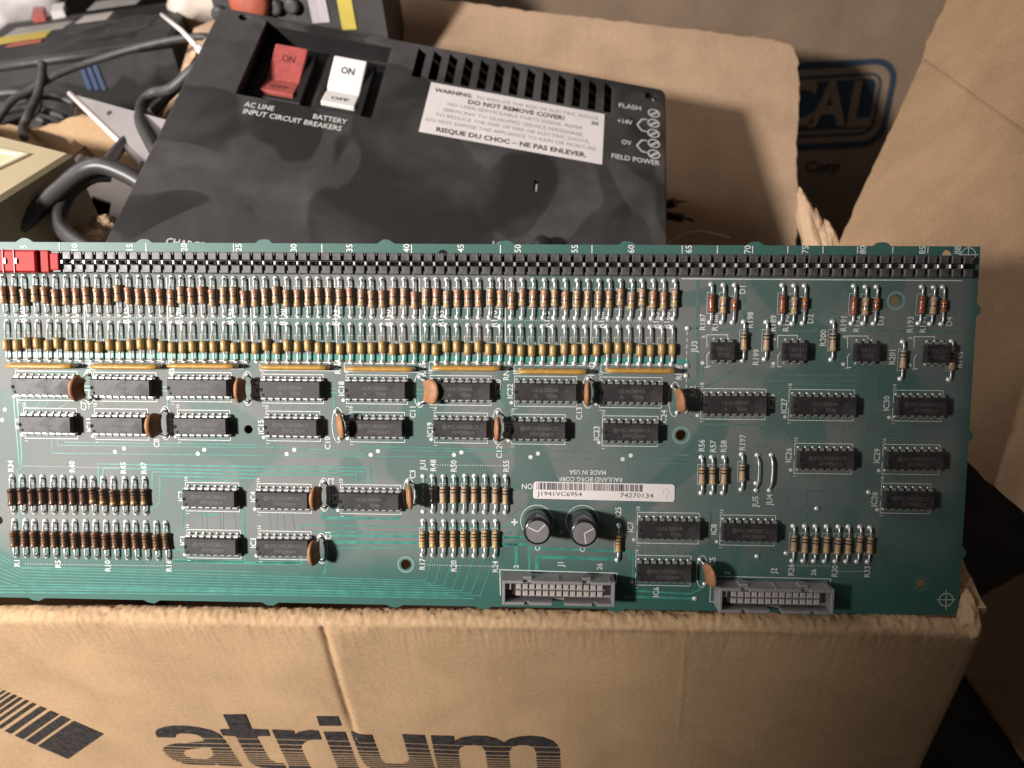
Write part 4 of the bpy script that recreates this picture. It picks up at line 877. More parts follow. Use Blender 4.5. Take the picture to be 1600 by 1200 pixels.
# --- ribbon cable headers
def header(px0, px1, pyt, pyb, rot):
    a = V(B(px0, pyt)); c = V(B(px1, pyt)); ce = (a + c) / 2; Lh = 0.0400; Wd = 0.0090; H = 0.0090; cy = ce.y - Wd / 2 - 0.0012
    mw = Matrix.Translation((ce.x, cy, 0)) @ Matrix.Rotation(math.radians(rot), 4, 'Z'); x = Lh / 2; y = Wd / 2; t = 0.0011
    b = MB(); b.box(-x, x, -y, y, 0.0002, 0.0024, M_GREYP)
    o = b.build('ribbon_header', board, mw)
    def part(nm, bs, m=M_GREYP):
        q = MB()
        for k in bs: q.box(*k, m, 0.0002)
        return q.build(nm, o)
    part('end_wall', [(-x, -x + t, -y, y, 0.0024, H)]); part('end_wall', [(x - t, x, -y, y, 0.0024, H)])
    part('long_wall', [(-x + t, -0.0125, y - t, y, 0.0024, H), (-0.0125, -0.0095, y - t, y, 0.0024, H - 0.0016), (-0.0095, 0.0085, y - t, y, 0.0024, H), (0.0085, 0.0115, y - t, y, 0.0024, H - 0.0016), (0.0115, x - t, y - t, y, 0.0024, H), (-0.0002, 0.0002, y, y + 0.0003, 0.0024, H - 0.0002), (-0.0125, -0.0095, y, y + 0.0008, 0.0024, H - 0.0022), (0.0085, 0.0115, y, y + 0.0008, 0.0024, H - 0.0022), (x - 0.002, x - 0.0016, y, y + 0.0003, 0.0024, H - 0.0002)])
    part('long_wall', [(-x + t, -0.012, -y, -y + t, 0.0024, H), (-0.012, -0.0102, -y, -y + t, 0.0024, H - 0.0012), (-0.0102, -0.0022, -y, -y + t, 0.0024, H), (-0.0022, 0.0022, -y, -y + t, 0.0024, 0.004), (0.0022, 0.012, -y, -y + t, 0.0024, H), (0.012, 0.0138, -y, -y + t, 0.0024, H - 0.0012), (0.0138, x - t, -y, -y + t, 0.0024, H)])
    q = MB(); q.box(-0.0165, 0.0165, -0.0022, 0.0028, 0.0024, 0.0050, M_GREYP); q.box(-x + t, -0.0170, 0.0006, y - t, 0.0024, 0.0072, M_CELL); q.build('socket_base', o)
    q = MB(); q.box(-0.00095, 0.00095, -0.00095, 0.00095, 0.0050, 0.0064, M_CELL, 0.0002); cm = q.mesh('socket_cell')
    for i in range(13):
        for j in (0, 1): link('socket_cell', cm, o, Matrix.Translation(((i - 6) * 0.00243 + 0.0003, -0.0010 + j * 0.0025, 0)))
header(781, 964, 890.5, 0, 0.0); header(1109, 1298, 902, 0, 0.0)
L([(782, 930), (781, 890), (964, 895.5), (963, 912)], 1.3); L([(1109, 940), (1111, 900), (1298, 904.5), (1297, 912)], 1.1); L([(1109, 940), (1118, 940)], 1.1)

# --- row of insulation-displacement terminals along the top
ty = V(B(800, 414)).y; pitch = (V(B(1441, 391)).x - V(B(288, 386)).x) / 65.0
x20 = B(288, 386)[0] + 0.0008
def px_of(n): return x20 + (n - 20) * pitch
tw = MB(); tw.box(-0.00162, 0.00135, -0.00145, 0.0013, 0.0, 0.0032, M_TERM, 0.0002); tw.box(0.00135, 0.00182, 0.0003, 0.0013, 0.0, 0.0028, M_TERM); TW = tw.mesh('tower')
ct = MB(); ct.box(-0.0004, 0.0004, -0.00065, 0.00065, 0.0, 0.0032, M_LEAD, 0.0002); ct.box(-0.0004, 0.0022, -0.0004, 0.0004, 0.0, 0.0012, M_TERM, 0.0002); CTM = ct.mesh('contact')
groups = [(0, 16), (17, 32), (33, 48), (49, 64), (65, 77), (78, 88)]
ang = math.atan2(B(1450, 418)[1] - B(100, 413)[1], B(1450, 418)[0] - B(100, 413)[0])
for a, c in groups:
    xa, xc = px_of(a) - pitch * 0.46, px_of(c) + pitch * 0.46
    b = MB(); b.box(xa, xc, -0.0036, 0.0036, 0.0001, 0.0034, M_BLACK); o = b.build('terminal_strip', board, Matrix.Translation((0, ty, 0)))
    for n in range(a, c + 1):
        x = px_of(n)
        link('tower', TW, o, Matrix.Translation((x, 0.00235, 0.0034))); link('tower', TW, o, Matrix.Translation((x, -0.00235, 0.0034)) @ Matrix.Rotation(math.pi, 4, 'Z'))
        link('contact', CTM, o, Matrix.Translation((x - pitch * 0.5, 0, 0.0034)) @ Matrix.Rotation(random.uniform(-0.05, 0.05), 4, 'Z'))
# red plug pushed on at the low numbers
xr = B(84, 410)[0]; b = MB(); x0 = px_of(0) - 0.002
b.box(x0, xr - 0.0007, -0.0039, 0.0039, 0.0070, 0.0092, M_REDT, 0.0006); b.box(x0, xr + 0.003, -0.0039, 0.0039, 0.0067, 0.0076, M_REDT, 0.0004); b.box(xr + 0.003, xr + 0.0062, -0.003, 0.003, 0.0069, 0.0073, M_REDT, 0.0003)
plug = b.build('red_plug', board, Matrix.Translation((0, ty, 0)))
for n in range(0, 7):
    x = px_of(n) - pitch * 0.3
    if x > xr: continue
    b = MB(); b.box(x - 0.0002, x + 0.0002, -0.0042, 0.0042, 0.0092, 0.0096, M_REDP, 0.0001); b.build('rib', plug)
    b = MB(); b.box(x + 0.0006, x + 0.0011, -0.0009, 0.0009, 0.0092, 0.0099, M_LEAD, 0.0001); b.build('contact', plug)

# --- barcode sticker
q = [V(B(*p)) for p in ((833.9, 752), (1053.9, 756.5), (1053.9, 784), (832.5, 778.7))]; rd = 0.0009
b = MB(); pts = []
for i in range(4):
    p = q[i]; a = (q[i - 1] - p).normalized(); c = (q[(i + 1) % 4] - p).normalized(); pts += [tuple(p + a * rd), tuple(p + (a + c) * rd * 0.3), tuple(p + c * rd)]
b.prism(pts[::-1], [], 0.00022, 0.00030, M_PAPER); lab = b.build('barcode_sticker', board)
b = MB(); xx = 838.5; zl = 0.00034
while xx < 1004:
    wv = random.choice((0.7, 0.7, 1.4, 1.4, 2.0)); sl = (xx - 835) / 219
    L0 = [(xx, 753.6 + 4.5 * sl), (xx + wv, 753.6 + 4.5 * sl), (xx + wv, 764.5 + 4.6 * sl), (xx, 764.5 + 4.6 * sl)]
    b.add([(*B(*p), zl) for p in L0], [(3, 2, 1, 0)], M_TEXTK); xx += wv + random.choice((0.7, 0.7, 1.3, 1.9))
fit_text(b, 'J1941VC6954', B(839.5, 774), B(909, 775.3), 6.8 * PXM, M_TEXTK, zl); fit_text(b, '74270134', B(969, 776.6), B(1020.5, 777.6), 6.8 * PXM, M_TEXTK, zl)
b.stroke([B(*p) for p in ((1037, 771), (1036, 766), (1040, 763), (1045, 766), (1044, 771), (1041, 775), (1042, 779))], 0.7 * PXM, zl, mat('pencil', (0.45, 0.41, 0.41), 0.6))
b.build('barcode_print', lab)
sk.build('silkscreen', sub)

# ------------------------------------------------------------------ black power supply unit
uh = V((17500, 2767, 1250)).normalized(); uv_ = V((221, -1962, 1250)).normalized(); uv_ = (uv_ - uh * uv_.dot(uh)).normalized()
un = uh.cross(uv_)
if un.z > 0: un = -un
UH, UV, UN = c2w(uh), c2w(uv_), c2w(un)
UO = P(165, 375, 0.36)
def Uq(px, py, n=0.0): p = hit(px, py, UO + UN * n, UN) - UO; return (p.dot(UH), p.dot(UV))
TLu, TRu = Uq(345, 10), Uq(1040, 140)
wU = TRu[0] - Uq(165, 375)[0]; hT = (TLu[1] + TRu[1]) / 2; LOW = -0.055; BODY = 0.06
print('unit', TLu, TRu, Uq(1043, 380), 'det', Matrix((UH, UV, UN)).determinant(), 'UN', UN, 'top', UO + UV * hT)
x0u, x1u = (TLu[0] + 0.0) / 2, (TRu[0] + Uq(1043, 380)[0]) / 2
UM = Matrix(((UH.x, UV.x, UN.x, UO.x), (UH.y, UV.y, UN.y, UO.y), (UH.z, UV.z, UN.z, UO.z), (0, 0, 0, 1)))
base = UM @ Matrix.Translation(((x0u + x1u) / 2, LOW, -BODY))
unit = empty('power_supply', base); UI = base.inverted() @ UM
tag(unit, 'dusty black power supply with red and white rocker switches and a white warning label', 'power supply')
rc = 0.004; outl = []
for cx, cy, a0 in ((x0u, LOW, 180), (x1u, LOW, 270), (x1u, hT, 0), (x0u, hT, 90)):
    sx = 1 if cx == x0u else -1; sy = 1 if cy == LOW else -1
    for k in range(5):
        a = math.radians(a0 + 90 * k / 4); outl.append((cx + sx * rc + rc * math.cos(a), cy + sy * rc + rc * math.sin(a)))
well = [Uq(*p) for p in ((364, 145), (577, 185), (617, 67.5), (420, 34))]
wx0 = (well[0][0] + well[3][0]) / 2; wx1 = (well[1][0] + well[2][0]) / 2; wy0 = (well[0][1] + well[1][1]) / 2; wy1 = (well[2][1] + well[3][1]) / 2
s1 = [Uq(*p) for p in ((642, 118.6), (656.5, 120), (669, 76.6), (655, 74.5))]; s13 = [Uq(*p) for p in ((943, 175), (956.5, 178), (959.5, 132), (944.5, 129))]
sl0 = (s1[0][0] + s1[3][0]) / 2; sl1 = (s13[0][0] + s13[3][0]) / 2; sw = ((s1[1][0] - s1[0][0]) + (s13[1][0] - s13[0][0])) / 2
sy0 = sum(p[1] for p in s1[:2] + s13[:2]) / 4; sy1 = sum(p[1] for p in s1[2:] + s13[2:]) / 4
print('well', wx0, wx1, wy0, wy1, 'slots', sl0, sl1, sw, sy0, sy1)
slots = [rect(sl0 + (sl1 - sl0) * k / 12, sy0, sl0 + (sl1 - sl0) * k / 12 + sw, sy1) for k in range(13)]
scr = [Uq(1018.6, 151), Uq(381.6, 27)]; sq = Uq(837.5, 290)
holesU = [rect(wx0, wy0, wx1, wy1)] + slots + [circ(*scr[0], 0.0042, 18), circ(*scr[1], 0.0032, 18), rect(sq[0] - 0.0012, sq[1] - 0.0042, sq[0] + 0.0012, sq[1] + 0.0042)]
def ub(b, name, parent=None): return b.build(name, parent or unit, UI if parent is None else None)
b = MB(); b.prism(outl, holesU, -0.003, 0.0, M_BLACKP, 0.0009); cover = ub(b, 'cover_panel')
b = MB(); b.prism(inset(outl, 0.0012), [], -BODY, -0.030, M_BLACK); ub(b, 'base_tray')
# thin shell between tray and cover
b = MB(); b.prism(inset(outl, 0.0006), [inset(outl, 0.003)], -0.0301, -0.0031, M_BLACK); ub(b, 'side_band')
# switch well
b = MB(); wd = 0.014; b.prism([(wx0 - 0.0015, wy0 - 0.0015), (wx1 + 0.0015, wy0 - 0.0015), (wx1 + 0.0015, wy1 + 0.0015), (wx0 - 0.0015, wy1 + 0.0015)], [rect(wx0 - 0.0002, wy0 - 0.0002, wx1 + 0.0002, wy1 + 0.0002)], -wd, -0.0031, M_BLACK)
b.box(wx0 - 0.001, wx1 + 0.001, wy0 - 0.001, wy1 + 0.001, -wd - 0.0015, -wd, M_BLACKP); ub(b, 'switch_well')
def rocker(name, top, mid, bot, m, lab_m):
    # footprint measured on the level of the rocker's rim
    zr = -0.006; t = [Uq(*p, zr) for p in top]; k = [Uq(*p, zr) for p in bot]
    x0 = (t[0][0] + k[0][0]) / 2; x1 = (t[1][0] + k[1][0]) / 2; y1 = (t[0][1] + t[1][1]) / 2; y0 = (k[0][1] + k[1][1]) / 2
    b = MB(); b.prism(rect(x0 - 0.0035, y0 - 0.004, x1 + 0.0045, y1 + 0.004), [rect(x0 - 0.0005, y0 - 0.0008, x1 + 0.0005, y1 + 0.0008)], -wd, -wd + 0.0045, M_BLACK, 0.0006); fr_ = ub(b, 'switch_frame')
    b = MB(); ym = y0 + (y1 - y0) * 0.36; zb = -wd - 0.001; zm = -0.0105; z1 = -0.0048; z0 = -0.0075
    pr = [(y0, zb), (y0, z0), (ym, zm), (y1, z1), (y1, zb)]; vs = [(x0, y, z) for y, z in pr] + [(x1, y, z) for y, z in pr]; n = 5
    fs = [(i, (i + 1) % n, n + (i + 1) % n, n + i)[::-1] for i in range(n)] + [tuple(range(n))[::-1][::-1], tuple(n + i for i in range(n))[::-1]]
    b.add(vs, fs, m); o = ub(b, name); bv_ = o.modifiers.new('soft', 'BEVEL'); bv_.width = 0.0007; bv_.segments = 2
    b = MB(); w_ = x1 - x0
    def on(y): 
        return z0 + (zm - z0) * (y - y0) / (ym - y0) if y < ym else zm + (z1 - zm) * (y - ym) / (y1 - ym)
    for s, yc, cap in (('ON', ym + (y1 - ym) * 0.62, 0.0042), ('OFF', y0 + (ym - y0) * 0.45, 0.0030)):
        vs, fs = text_geo(s, 0.02); xa = min(v[0] for v in vs); xb = max(v[0] for v in vs); sc = cap / CAP; sxx = (0.40 if s == 'ON' else 0.52) * w_ / ((xb - xa) * sc)
        b.add([((x0 + x1) / 2 + (x - (xa + xb) / 2) * sc * sxx, yc + (y - CAP / 2) * sc, on(yc + (y - CAP / 2) * sc) + 0.00015) for x, y in vs], fs, lab_m)
    b.build('lettering', o)
    return o
r1 = rocker('rocker_switch', ((425.6, 69), (480, 79)), None, ((410.6, 135), (459, 146)), M_REDP, mat('dark_red_print', (0.13, 0.03, 0.03), 0.6)); r1['label'] = 'red rocker switch marked on and off'
r2 = rocker('rocker_switch', ((520, 88), (572, 98)), None, ((504, 153), (555, 166)), M_WHITEP, M_TEXTK); r2['label'] = 'white rocker switch marked on and off'
# warning label
lq = [V(Uq(*p)) for p in ((653.5, 205.6), (940.6, 257.5), (944.5, 179), (674.5, 129))]
lx0 = (lq[0].x + lq[3].x) / 2; lx1 = (lq[1].x + lq[2].x) / 2; ly0 = (lq[0].y + lq[1].y) / 2; ly1 = (lq[2].y + lq[3].y) / 2
b = MB(); b.prism([tuple(lq[0].lerp(V((lx0, ly0)), 0.5)), tuple(lq[1].lerp(V((lx1, ly0)), 0.5)), tuple(lq[2].lerp(V((lx1, ly1)), 0.5)), tuple(lq[3].lerp(V((lx0, ly1)), 0.5))], [], 0.0001, 0.00025, M_PAPER); lb = ub(b, 'warning_label'); 
def z33(x, y): return Uq(640 + x / 3.3333, 40 + y / 3.3333)
b = MB(); lh = (ly1 - ly0) / 7.6
for s, a, c, bold, cp, mm in (('WARNING:', (130, 345), (325, 378), 0.03, 0.55, M_TEXTK), ('TO REDUCE THE RISK OF ELECTRIC SHOCK', (345, 383), (985, 495), 0, 0.48, M_TEXTG), ('DO NOT REMOVE COVER!', (303, 408), (805, 495), 0.03, 0.62, M_TEXTK), ('NO USER-SERVICEABLE PARTS INSIDE. REFER', (197, 418), (900, 545), 0, 0.48, M_TEXTG), ('SERVICING TO QUALIFIED SERVICE PERSONNEL', (175, 447), (905, 580), 0, 0.48, M_TEXTG), ('TO REDUCE THE RISK OF FIRE OR ELECTRIC SHOCK.', (133, 472), (940, 617), 0, 0.48, M_TEXTG), ('DO NOT EXPOSE THIS APPLIANCE TO RAIN OR MOISTURE.', (85, 497), (975, 655), 0, 0.48, M_TEXTG), ('RISQUE DU CHOC \u2013 NE PAS ENLEVER.', (137, 552), (920, 688), 0.03, 0.62, M_TEXTK)):
    fit_text(b, s, z33(*a), z33(*c), lh * cp, mm, 0.0003, bold)
sqq = z33(965, 510); b.stroke([(sqq[0] - 0.002, sqq[1] - 0.0008), (sqq[0] + 0.002, sqq[1] + 0.0012)], 0.0006, 0.0003, M_TEXTK); b.stroke([(sqq[0] - 0.002, sqq[1] + 0.0012), (sqq[0] + 0.002, sqq[1] - 0.0008)], 0.0006, 0.0003, M_TEXTK); b.stroke([(sqq[0] - 0.002, sqq[1] - 0.0012), (sqq[0] + 0.002, sqq[1] - 0.0012)], 0.0005, 0.0003, M_TEXTK)
b.build('label_text', lb)
# white print on the cover
zp = 0.00012; cp = lh * 0.66
def ptext(t_, a_, c_, cp__, bold_=0.01):
    b = MB(); fit_text(b, t_, a_, c_, cp__, M_TEXTW, zp, bold_); b.build('panel_lettering', cover)
ptext('AC LINE', Uq(381, 166), Uq(427, 173.5), cp); ptext('INPUT CIRCUIT BREAKERS', Uq(379, 177), Uq(532.5, 205), cp); ptext('BATTERY', Uq(488.4, 185), Uq(541, 194.5), cp)
for s, a, c in (('FLASH', (1090, 425), (1205, 443)), ('+14V', (1083, 506), (1160, 518)), ('OV', (1105, 617), (1155, 625)), ('FIELD POWER', (1052, 690), (1303, 730))): ptext(s, z33(*a), z33(*c), cp * 1.02)
ptext('CHARGE', Uq(258, 381), Uq(318, 389), cp); ptext('14V', Uq(770, 386), Uq(792, 388), cp)
for c in ((1272, 457), (1270, 509), (1270, 562), (1272, 615), (1272, 670)):
    x, y = z33(*c); r = 0.0032; b = MB()
    b.stroke(circ(x, y, r, 24), 0.0007, zp, M_TEXTW, True); b.stroke([(x - 0.0022, y - 0.0017), (x + 0.0019, y + 0.0021)], 0.0006, zp, M_TEXTW); b.stroke([(x - 0.0016, y - 0.0024), (x + 0.0024, y + 0.0013)], 0.0006, zp, M_TEXTW); b.build('screw_symbol', cover)
for pl_ in (((1236, 490), (1210, 488), (1185, 517), (1210, 548), (1236, 553)), ((1236, 600), (1210, 597), (1183, 625), (1210, 656), (1236, 662))):
    b = MB(); b.stroke([z33(*p) for p in pl_], 0.0008, zp, M_TEXTW); b.build('bracket_line', cover)
# cover screws sunk in their holes, key slot blade, knob
for c, r in ((scr[0], 0.0034), (scr[1], 0.0026)):
    b = MB(); Tm = Matrix.Translation((c[0], c[1], -0.0042)) @ Matrix.Rotation(math.pi / 2, 4, 'X'); b.lathe([(0, r), (0.0012, r), (0.0018, r * 0.6), (0.0019, 0.0003)], Tm, 16, M_STEEL); b.box(c[0] - 0.0004, c[0] + 0.0004, c[1] - r * 0.7, c[1] + r * 0.7, -0.0024, -0.0022, M_VOID); ub(b, 'cover_screw')
b = MB(); b.box(sq[0] - 0.0002, sq[0] + 0.0008, sq[1] - 0.0038, sq[1] + 0.002, -0.006, -0.0008, M_STEEL); ub(b, 'slot_tab')
kx, ky = Uq(846, 390); b = MB(); b.lathe([(0, 0.0045), (0.005, 0.0045), (0.006, 0.0035), (0.0062, 0.0004)], Matrix.Translation((kx, ky, 0.0002)) @ Matrix.Rotation(math.pi / 2, 4, 'X'), 20, M_BLACK); ub(b, 'knob')

# ------------------------------------------------------------------ wires poking out beside the unit
def spline(pts, n=10):
    out = []; P_ = [pts[0]] + list(pts) + [pts[-1]]
    for i in range(1, len(P_) - 2):
        for k in range(n):
            t = k / n; a, b_, c, d = P_[i - 1], P_[i], P_[i + 1], P_[i + 2]
            out.append(0.5 * ((2 * b_) + (c - a) * t + (2 * a - 5 * b_ + 4 * c - d) * t * t + (3 * b_ - a - 3 * c + d) * t ** 3))
    out.append(P_[-2]); return out
def cable(name, pts, r, m, label, cat='cable', group=None, tip=None, seg=10):
    w_ = [P(*p) for p in pts]; base_ = w_[0].copy(); sp_ = spline(w_); b = MB(); b.tube([p - base_ for p in sp_], r, m, seg); o = b.build(name, None, Matrix.Translation(base_))
    tag(o, label, cat, group)
    if tip:
        q = MB(); e = w_[-1] - base_; d = (w_[-1] - w_[-2]).normalized()
        for k in range(5):
            j = V((random.uniform(-1, 1), random.uniform(-1, 1), random.uniform(-1, 1))) * 0.0012; q.tube([e, e + d * tip * 0.5 + j * 0.4, e + d * tip + j], 0.0005, M_COPPER, 5)
        q.build('bare_strands', o)
    return o
cable('stripped_wire', [(1000, 322, 0.47), (1040, 320, 0.46), (1056, 316, 0.455)], 0.0026, M_REDW, 'upper of two brown wires with bare copper ends beside the black unit', 'wire', 'brown stripped wires', 0.006)
cable('stripped_wire', [(1000, 336, 0.46), (1040, 337, 0.45), (1069, 341, 0.445)], 0.0026, M_REDW, 'lower of two brown wires with bare copper ends, poking out further', 'wire', 'brown stripped wires', 0.006)
cable('grey_wire', [(1020, 400, 0.44), (1046, 378, 0.45), (1068, 366, 0.455), (1100, 363, 0.46), (1140, 372, 0.47)], 0.0009, mat('pale_wire', (0.34, 0.29, 0.25), 0.5), 'thin pale wire curling up behind the top edge of the circuit board', 'wire')

# ------------------------------------------------------------------ printed carton standing behind
YC = YB + 0.27
pa = hit(1480, -60, V((0, YC, 0)), V((0, 1, 0)))
CX0 = hit(604, 100, V((0, YC, 0)), V((0, 1, 0))).x; CX1 = XR + 0.34; CZ = max(0.62, pa.z + 0.06)
bc = empty('printed_carton', Matrix.Translation(((CX0 + CX1) / 2, YC, 0))); tag(bc, 'brown carton printed with a blue framed emblem, standing in the shade behind the open box', 'box')
IC_ = Matrix.Translation((-(CX0 + CX1) / 2, -YC, 0))
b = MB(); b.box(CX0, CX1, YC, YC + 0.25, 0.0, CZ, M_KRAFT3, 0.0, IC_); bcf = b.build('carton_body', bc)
def cp_(px, py): p = hit(px, py, V((0, YC, 0)), V((0, 1, 0))); return (p.x, p.z)
def c4(x, y): return cp_(1180 + x / 5.333, 80 + y / 5.333)
b = MB(); Tc = IC_ @ Matrix(((1, 0, 0, 0), (0, 0, -1, YC), (0, 1, 0, 0), (0, 0, 0, 1)))
def cs(pts, w_, m, closed=False, z=0.0006):
    t = MB(); t.stroke(pts, w_, z, m, closed); b.add([Tc @ V(v) for v in t.v], t.f, m)
tl = V(c4(-900, 150)); brr = V(c4(1180, 90)); bo = V(c4(1020, 740))
def rr_frame(x0, y0, x1, y1, r):
    out = []
    for cx, cy, a0 in ((x1 - r, y1 - r, 0), (x0 + r, y1 - r, 90), (x0 + r, y0 + r, 180), (x1 - r, y0 + r, 270)):
        for k in range(7): a = math.radians(a0 + 15 * k); out.append((cx + r * math.cos(a), cy + r * math.sin(a)))
    return out
fx1 = brr.x; fy1 = c4(800, 95)[1]; fy0 = c4(700, 780)[1]; fx0 = fx1 - 0.30
cs(rr_frame(fx0, fy0, fx1, fy1, 0.018), 0.005, M_BLUEINK, True)
cs(rr_frame(fx0 + 0.010, fy0 + 0.010, fx1 - 0.010, fy1 - 0.010, 0.010), 0.0018, M_BLUEINK, True)
t = MB(); t.poly(rr_frame(fx0 + 0.014, fy0 + 0.015, fx1 - 0.014, fy1 - 0.014, 0.006), [], M_BLUEINK, 0.0005); b.add([Tc @ V(v) for v in t.v], t.f, M_BLUEINK)
b.build('emblem_frame', bcf)
b = MB(); t = MB(); Hh = fy1 - fy0
[put_text(t, ch, *cp_(x_, 162), Hh * 0.52, 0, M_KRAFT3, 0.0012, 0.03, 0.8) for ch, x_ in (('C', 1246), ('A', 1296), ('L', 1347))]
b.add([Tc @ V(v) for v in t.v], t.f, M_KRAFT3); b.build('emblem_letters', bcf)
b = MB(); t = MB(); c = c4(560, 955); put_text(t, 'Corp', c[0], c[1], 0.010, 0, M_INK, 0.0006, 0.02); b.add([Tc @ V(v) for v in t.v], t.f, M_INK); b.build('small_print', bcf)

# sheet of cardboard lying on the floor at the right
e1 = (hitz(1531, 934, 0.005), hitz(1600, 895, 0.005)); e2 = (hitz(1500, 1037, 0.005), hitz(1600, 1180, 0.005))
def atx(e, x): t_ = (x - e[0].x) / (e[1].x - e[0].x); return e[0].lerp(e[1], t_)
p1, p2, p3, p4 = atx(e1, XR + 0.008), atx(e1, XR + 0.45), atx(e2, XR + 0.45), atx(e2, XR + 0.008)
print('floor sheet', p1, p2, p3, p4, 'XR', XR, 'YF', YF, 'YB', YB)
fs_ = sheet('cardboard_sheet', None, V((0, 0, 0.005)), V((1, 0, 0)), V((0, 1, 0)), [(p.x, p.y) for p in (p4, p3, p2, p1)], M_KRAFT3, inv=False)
tag(fs_, 'flat piece of brown cardboard lying on the dark floor beside the open box', 'cardboard')

# ------------------------------------------------------------------ things heaped up behind and to the left
def vbox(name, poly, z0, z1, m, ch=0.001, parent=None, I=None, holes=()):
    b = MB(); pts = [(p.x, p.y) for p in poly]
    if area(pts) < 0: pts = pts[::-1]
    b.prism(pts, list(holes), z0, z1, m, ch, T=I); return b.build(name, parent)
def slab3(b, q, th, m, me=None):
    """thin plate on four 3-D corners"""
    n = (q[1] - q[0]).cross(q[3] - q[0]).normalized(); 
    if n.dot(CAMP - q[0]) < 0: n = -n
    lo = [p - n * th for p in q]; b.add(q, [(0, 1, 2, 3)], m); b.add(lo, [(3, 2, 1, 0)], m); b.add(q + lo, [(i, (i + 1) % 4, 4 + (i + 1) % 4, 4 + i) for i in range(4)], me or m)
# steel chassis inside the open box, left of the power supply
ZC = 0.318
cq = [hitz(x, y, ZC) for x, y in ((119, 238), (236, 281), (188, 405), (-30, 405))]
ch_ = empty('steel_chassis', Matrix.Translation((sum((p for p in cq), V()) / 4).to_2d().to_3d() + V((0, 0, 0.006)))); tag(ch_, 'grey steel chassis with a black rectangular opening, under the beige enclosure', 'chassis')
I_ = Matrix.Translation(-ch_.location)
hp = [hitz(x, y, ZC) for x, y in ((145, 306), (174, 316), (164, 372), (112, 350))]
hpp = [(p.x, p.y) for p in hp]; hpp = hpp if area(hpp) > 0 else hpp[::-1]
vbox('top_plate', cq, ZC - 0.0015, ZC, M_STEEL, 0.0004, ch_, I_, [hpp])
vbox('chassis_body', [p + ((sum((k for k in cq), V()) / 4) - p) * 0.01 for p in cq], 0.006, ZC - 0.03, M_STEEL, 0.0, ch_, I_)
b = MB(); op_ = [(p.x, p.y) for p in cq]; op_ = op_ if area(op_) > 0 else op_[::-1]; b.prism(op_, [inset(op_, 0.0015)], ZC - 0.0299, ZC - 0.0016, M_STEEL, T=I_); b.build('side_panel', ch_)
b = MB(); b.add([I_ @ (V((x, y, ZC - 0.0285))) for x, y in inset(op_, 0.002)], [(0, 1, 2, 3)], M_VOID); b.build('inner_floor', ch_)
# beige enclosure lying on it
ZE = ZC + 0.040
eq = [hitz(x, y, ZE) for x, y in ((-170, 168), (112, 238), (-70, 352), (-330, 260))]
en = empty('beige_enclosure', Matrix.Translation(V(((eq[0].x + eq[2].x) / 2, (eq[0].y + eq[2].y) / 2, ZC + 0.0005)))); I_ = Matrix.Translation(-en.location); tag(en, 'beige plastic enclosure with a dark opening, lying on the steel chassis', 'enclosure')
wq = [hitz(x, y, ZE) for x, y in ((-130, 215), (34, 246), (-60, 290), (-200, 245))]; wqq = [(p.x, p.y) for p in wq]; wqq = wqq if area(wqq) > 0 else wqq[::-1]
vbox('housing', eq, ZE - 0.012, ZE, M_BEIGE, 0.002, en, I_, [wqq])
vbox('lower_housing', eq, ZC + 0.0006, ZE - 0.0121, M_BEIGE, 0.0, en, I_)
b = MB(); fr2 = [(p.x, p.y) for p in wq]; fr2 = fr2 if area(fr2) > 0 else fr2[::-1]; b.prism([tuple(V(p)) for p in inset(fr2, -0.003)], [inset(fr2, 0.0002)], ZE + 0.0001, ZE + 0.0016, M_BEIGEL, 0.0005, T=I_); b.build('opening_rim', en)
b = MB(); b.add([I_ @ V((x, y, ZE - 0.0118)) for x, y in fr2], [(0, 1, 2, 3)], M_VOID); b.build('shaded_recess_floor', en)  # recess floor coloured near black for the shade inside the opening

# carton behind, holding the second unit
w0, w1 = P(-60, 225, 0.545), P(250, 285, 0.530); w0.z = w1.z = 0; wx = (w1 - w0).normalized(); wy = V((-wx.y, wx.x, 0))
if wy.y < 0: wy = -wy
WT = P(60, 190, 0.53).z; WLn = (w1 - w0).length + 0.02
sc_ = empty('storage_carton', Matrix.Translation(w0 + wx * WLn / 2)); I_ = Matrix.Translation(-sc_.location); tag(sc_, 'tan cardboard carton with a ragged rim behind the beige enclosure, full of black equipment', 'box')
def psheet(name, o, ux_, uy_, poly, m, th=0.004, rag=0.001):
    global INV
    old = INV; INV = I_
    try: return sheet(name, sc_, o, ux_, uy_, poly, m, th, rag)
    finally: INV = old
Zu = V((0, 0, 1))
psheet('front_wall', w0, wx, Zu, [(0, 0.004), (WLn, 0.004), (WLn, WT + 0.004), (WLn * 0.8, WT + 0.001), (WLn * 0.62, WT + 0.006), (WLn * 0.4, WT - 0.003), (WLn * 0.2, WT), (0, WT - 0.002)], M_KRAFT)
psheet('side_wall', w0 + wx * WLn + wy * 0.004, wy, Zu, [(0, 0.004), (0.24, 0.004), (0.24, WT + 0.05), (0.05, WT + 0.03), (0, WT + 0.004)], M_KRAFT)
psheet('bottom_panel', w0 + wy * 0.003 + V((0, 0, 0.004)), wx, wy, [(0, 0), (WLn, 0), (WLn, 0.24), (0, 0.24)], M_KRAFT)
fl0 = P(112, 246, 0.51); fl1 = P(119, 165, 0.55); fl2 = P(165, 190, 0.56); fl3 = P(146, 214, 0.535)
b = MB(); slab3(b, [I_ @ p if False else p for p in (fl0, fl3, fl2, fl1)], 0.003, M_KRAFT3); b.v = [tuple(I_ @ V(v)) for v in b.v]; b.build('bent_flap', sc_)

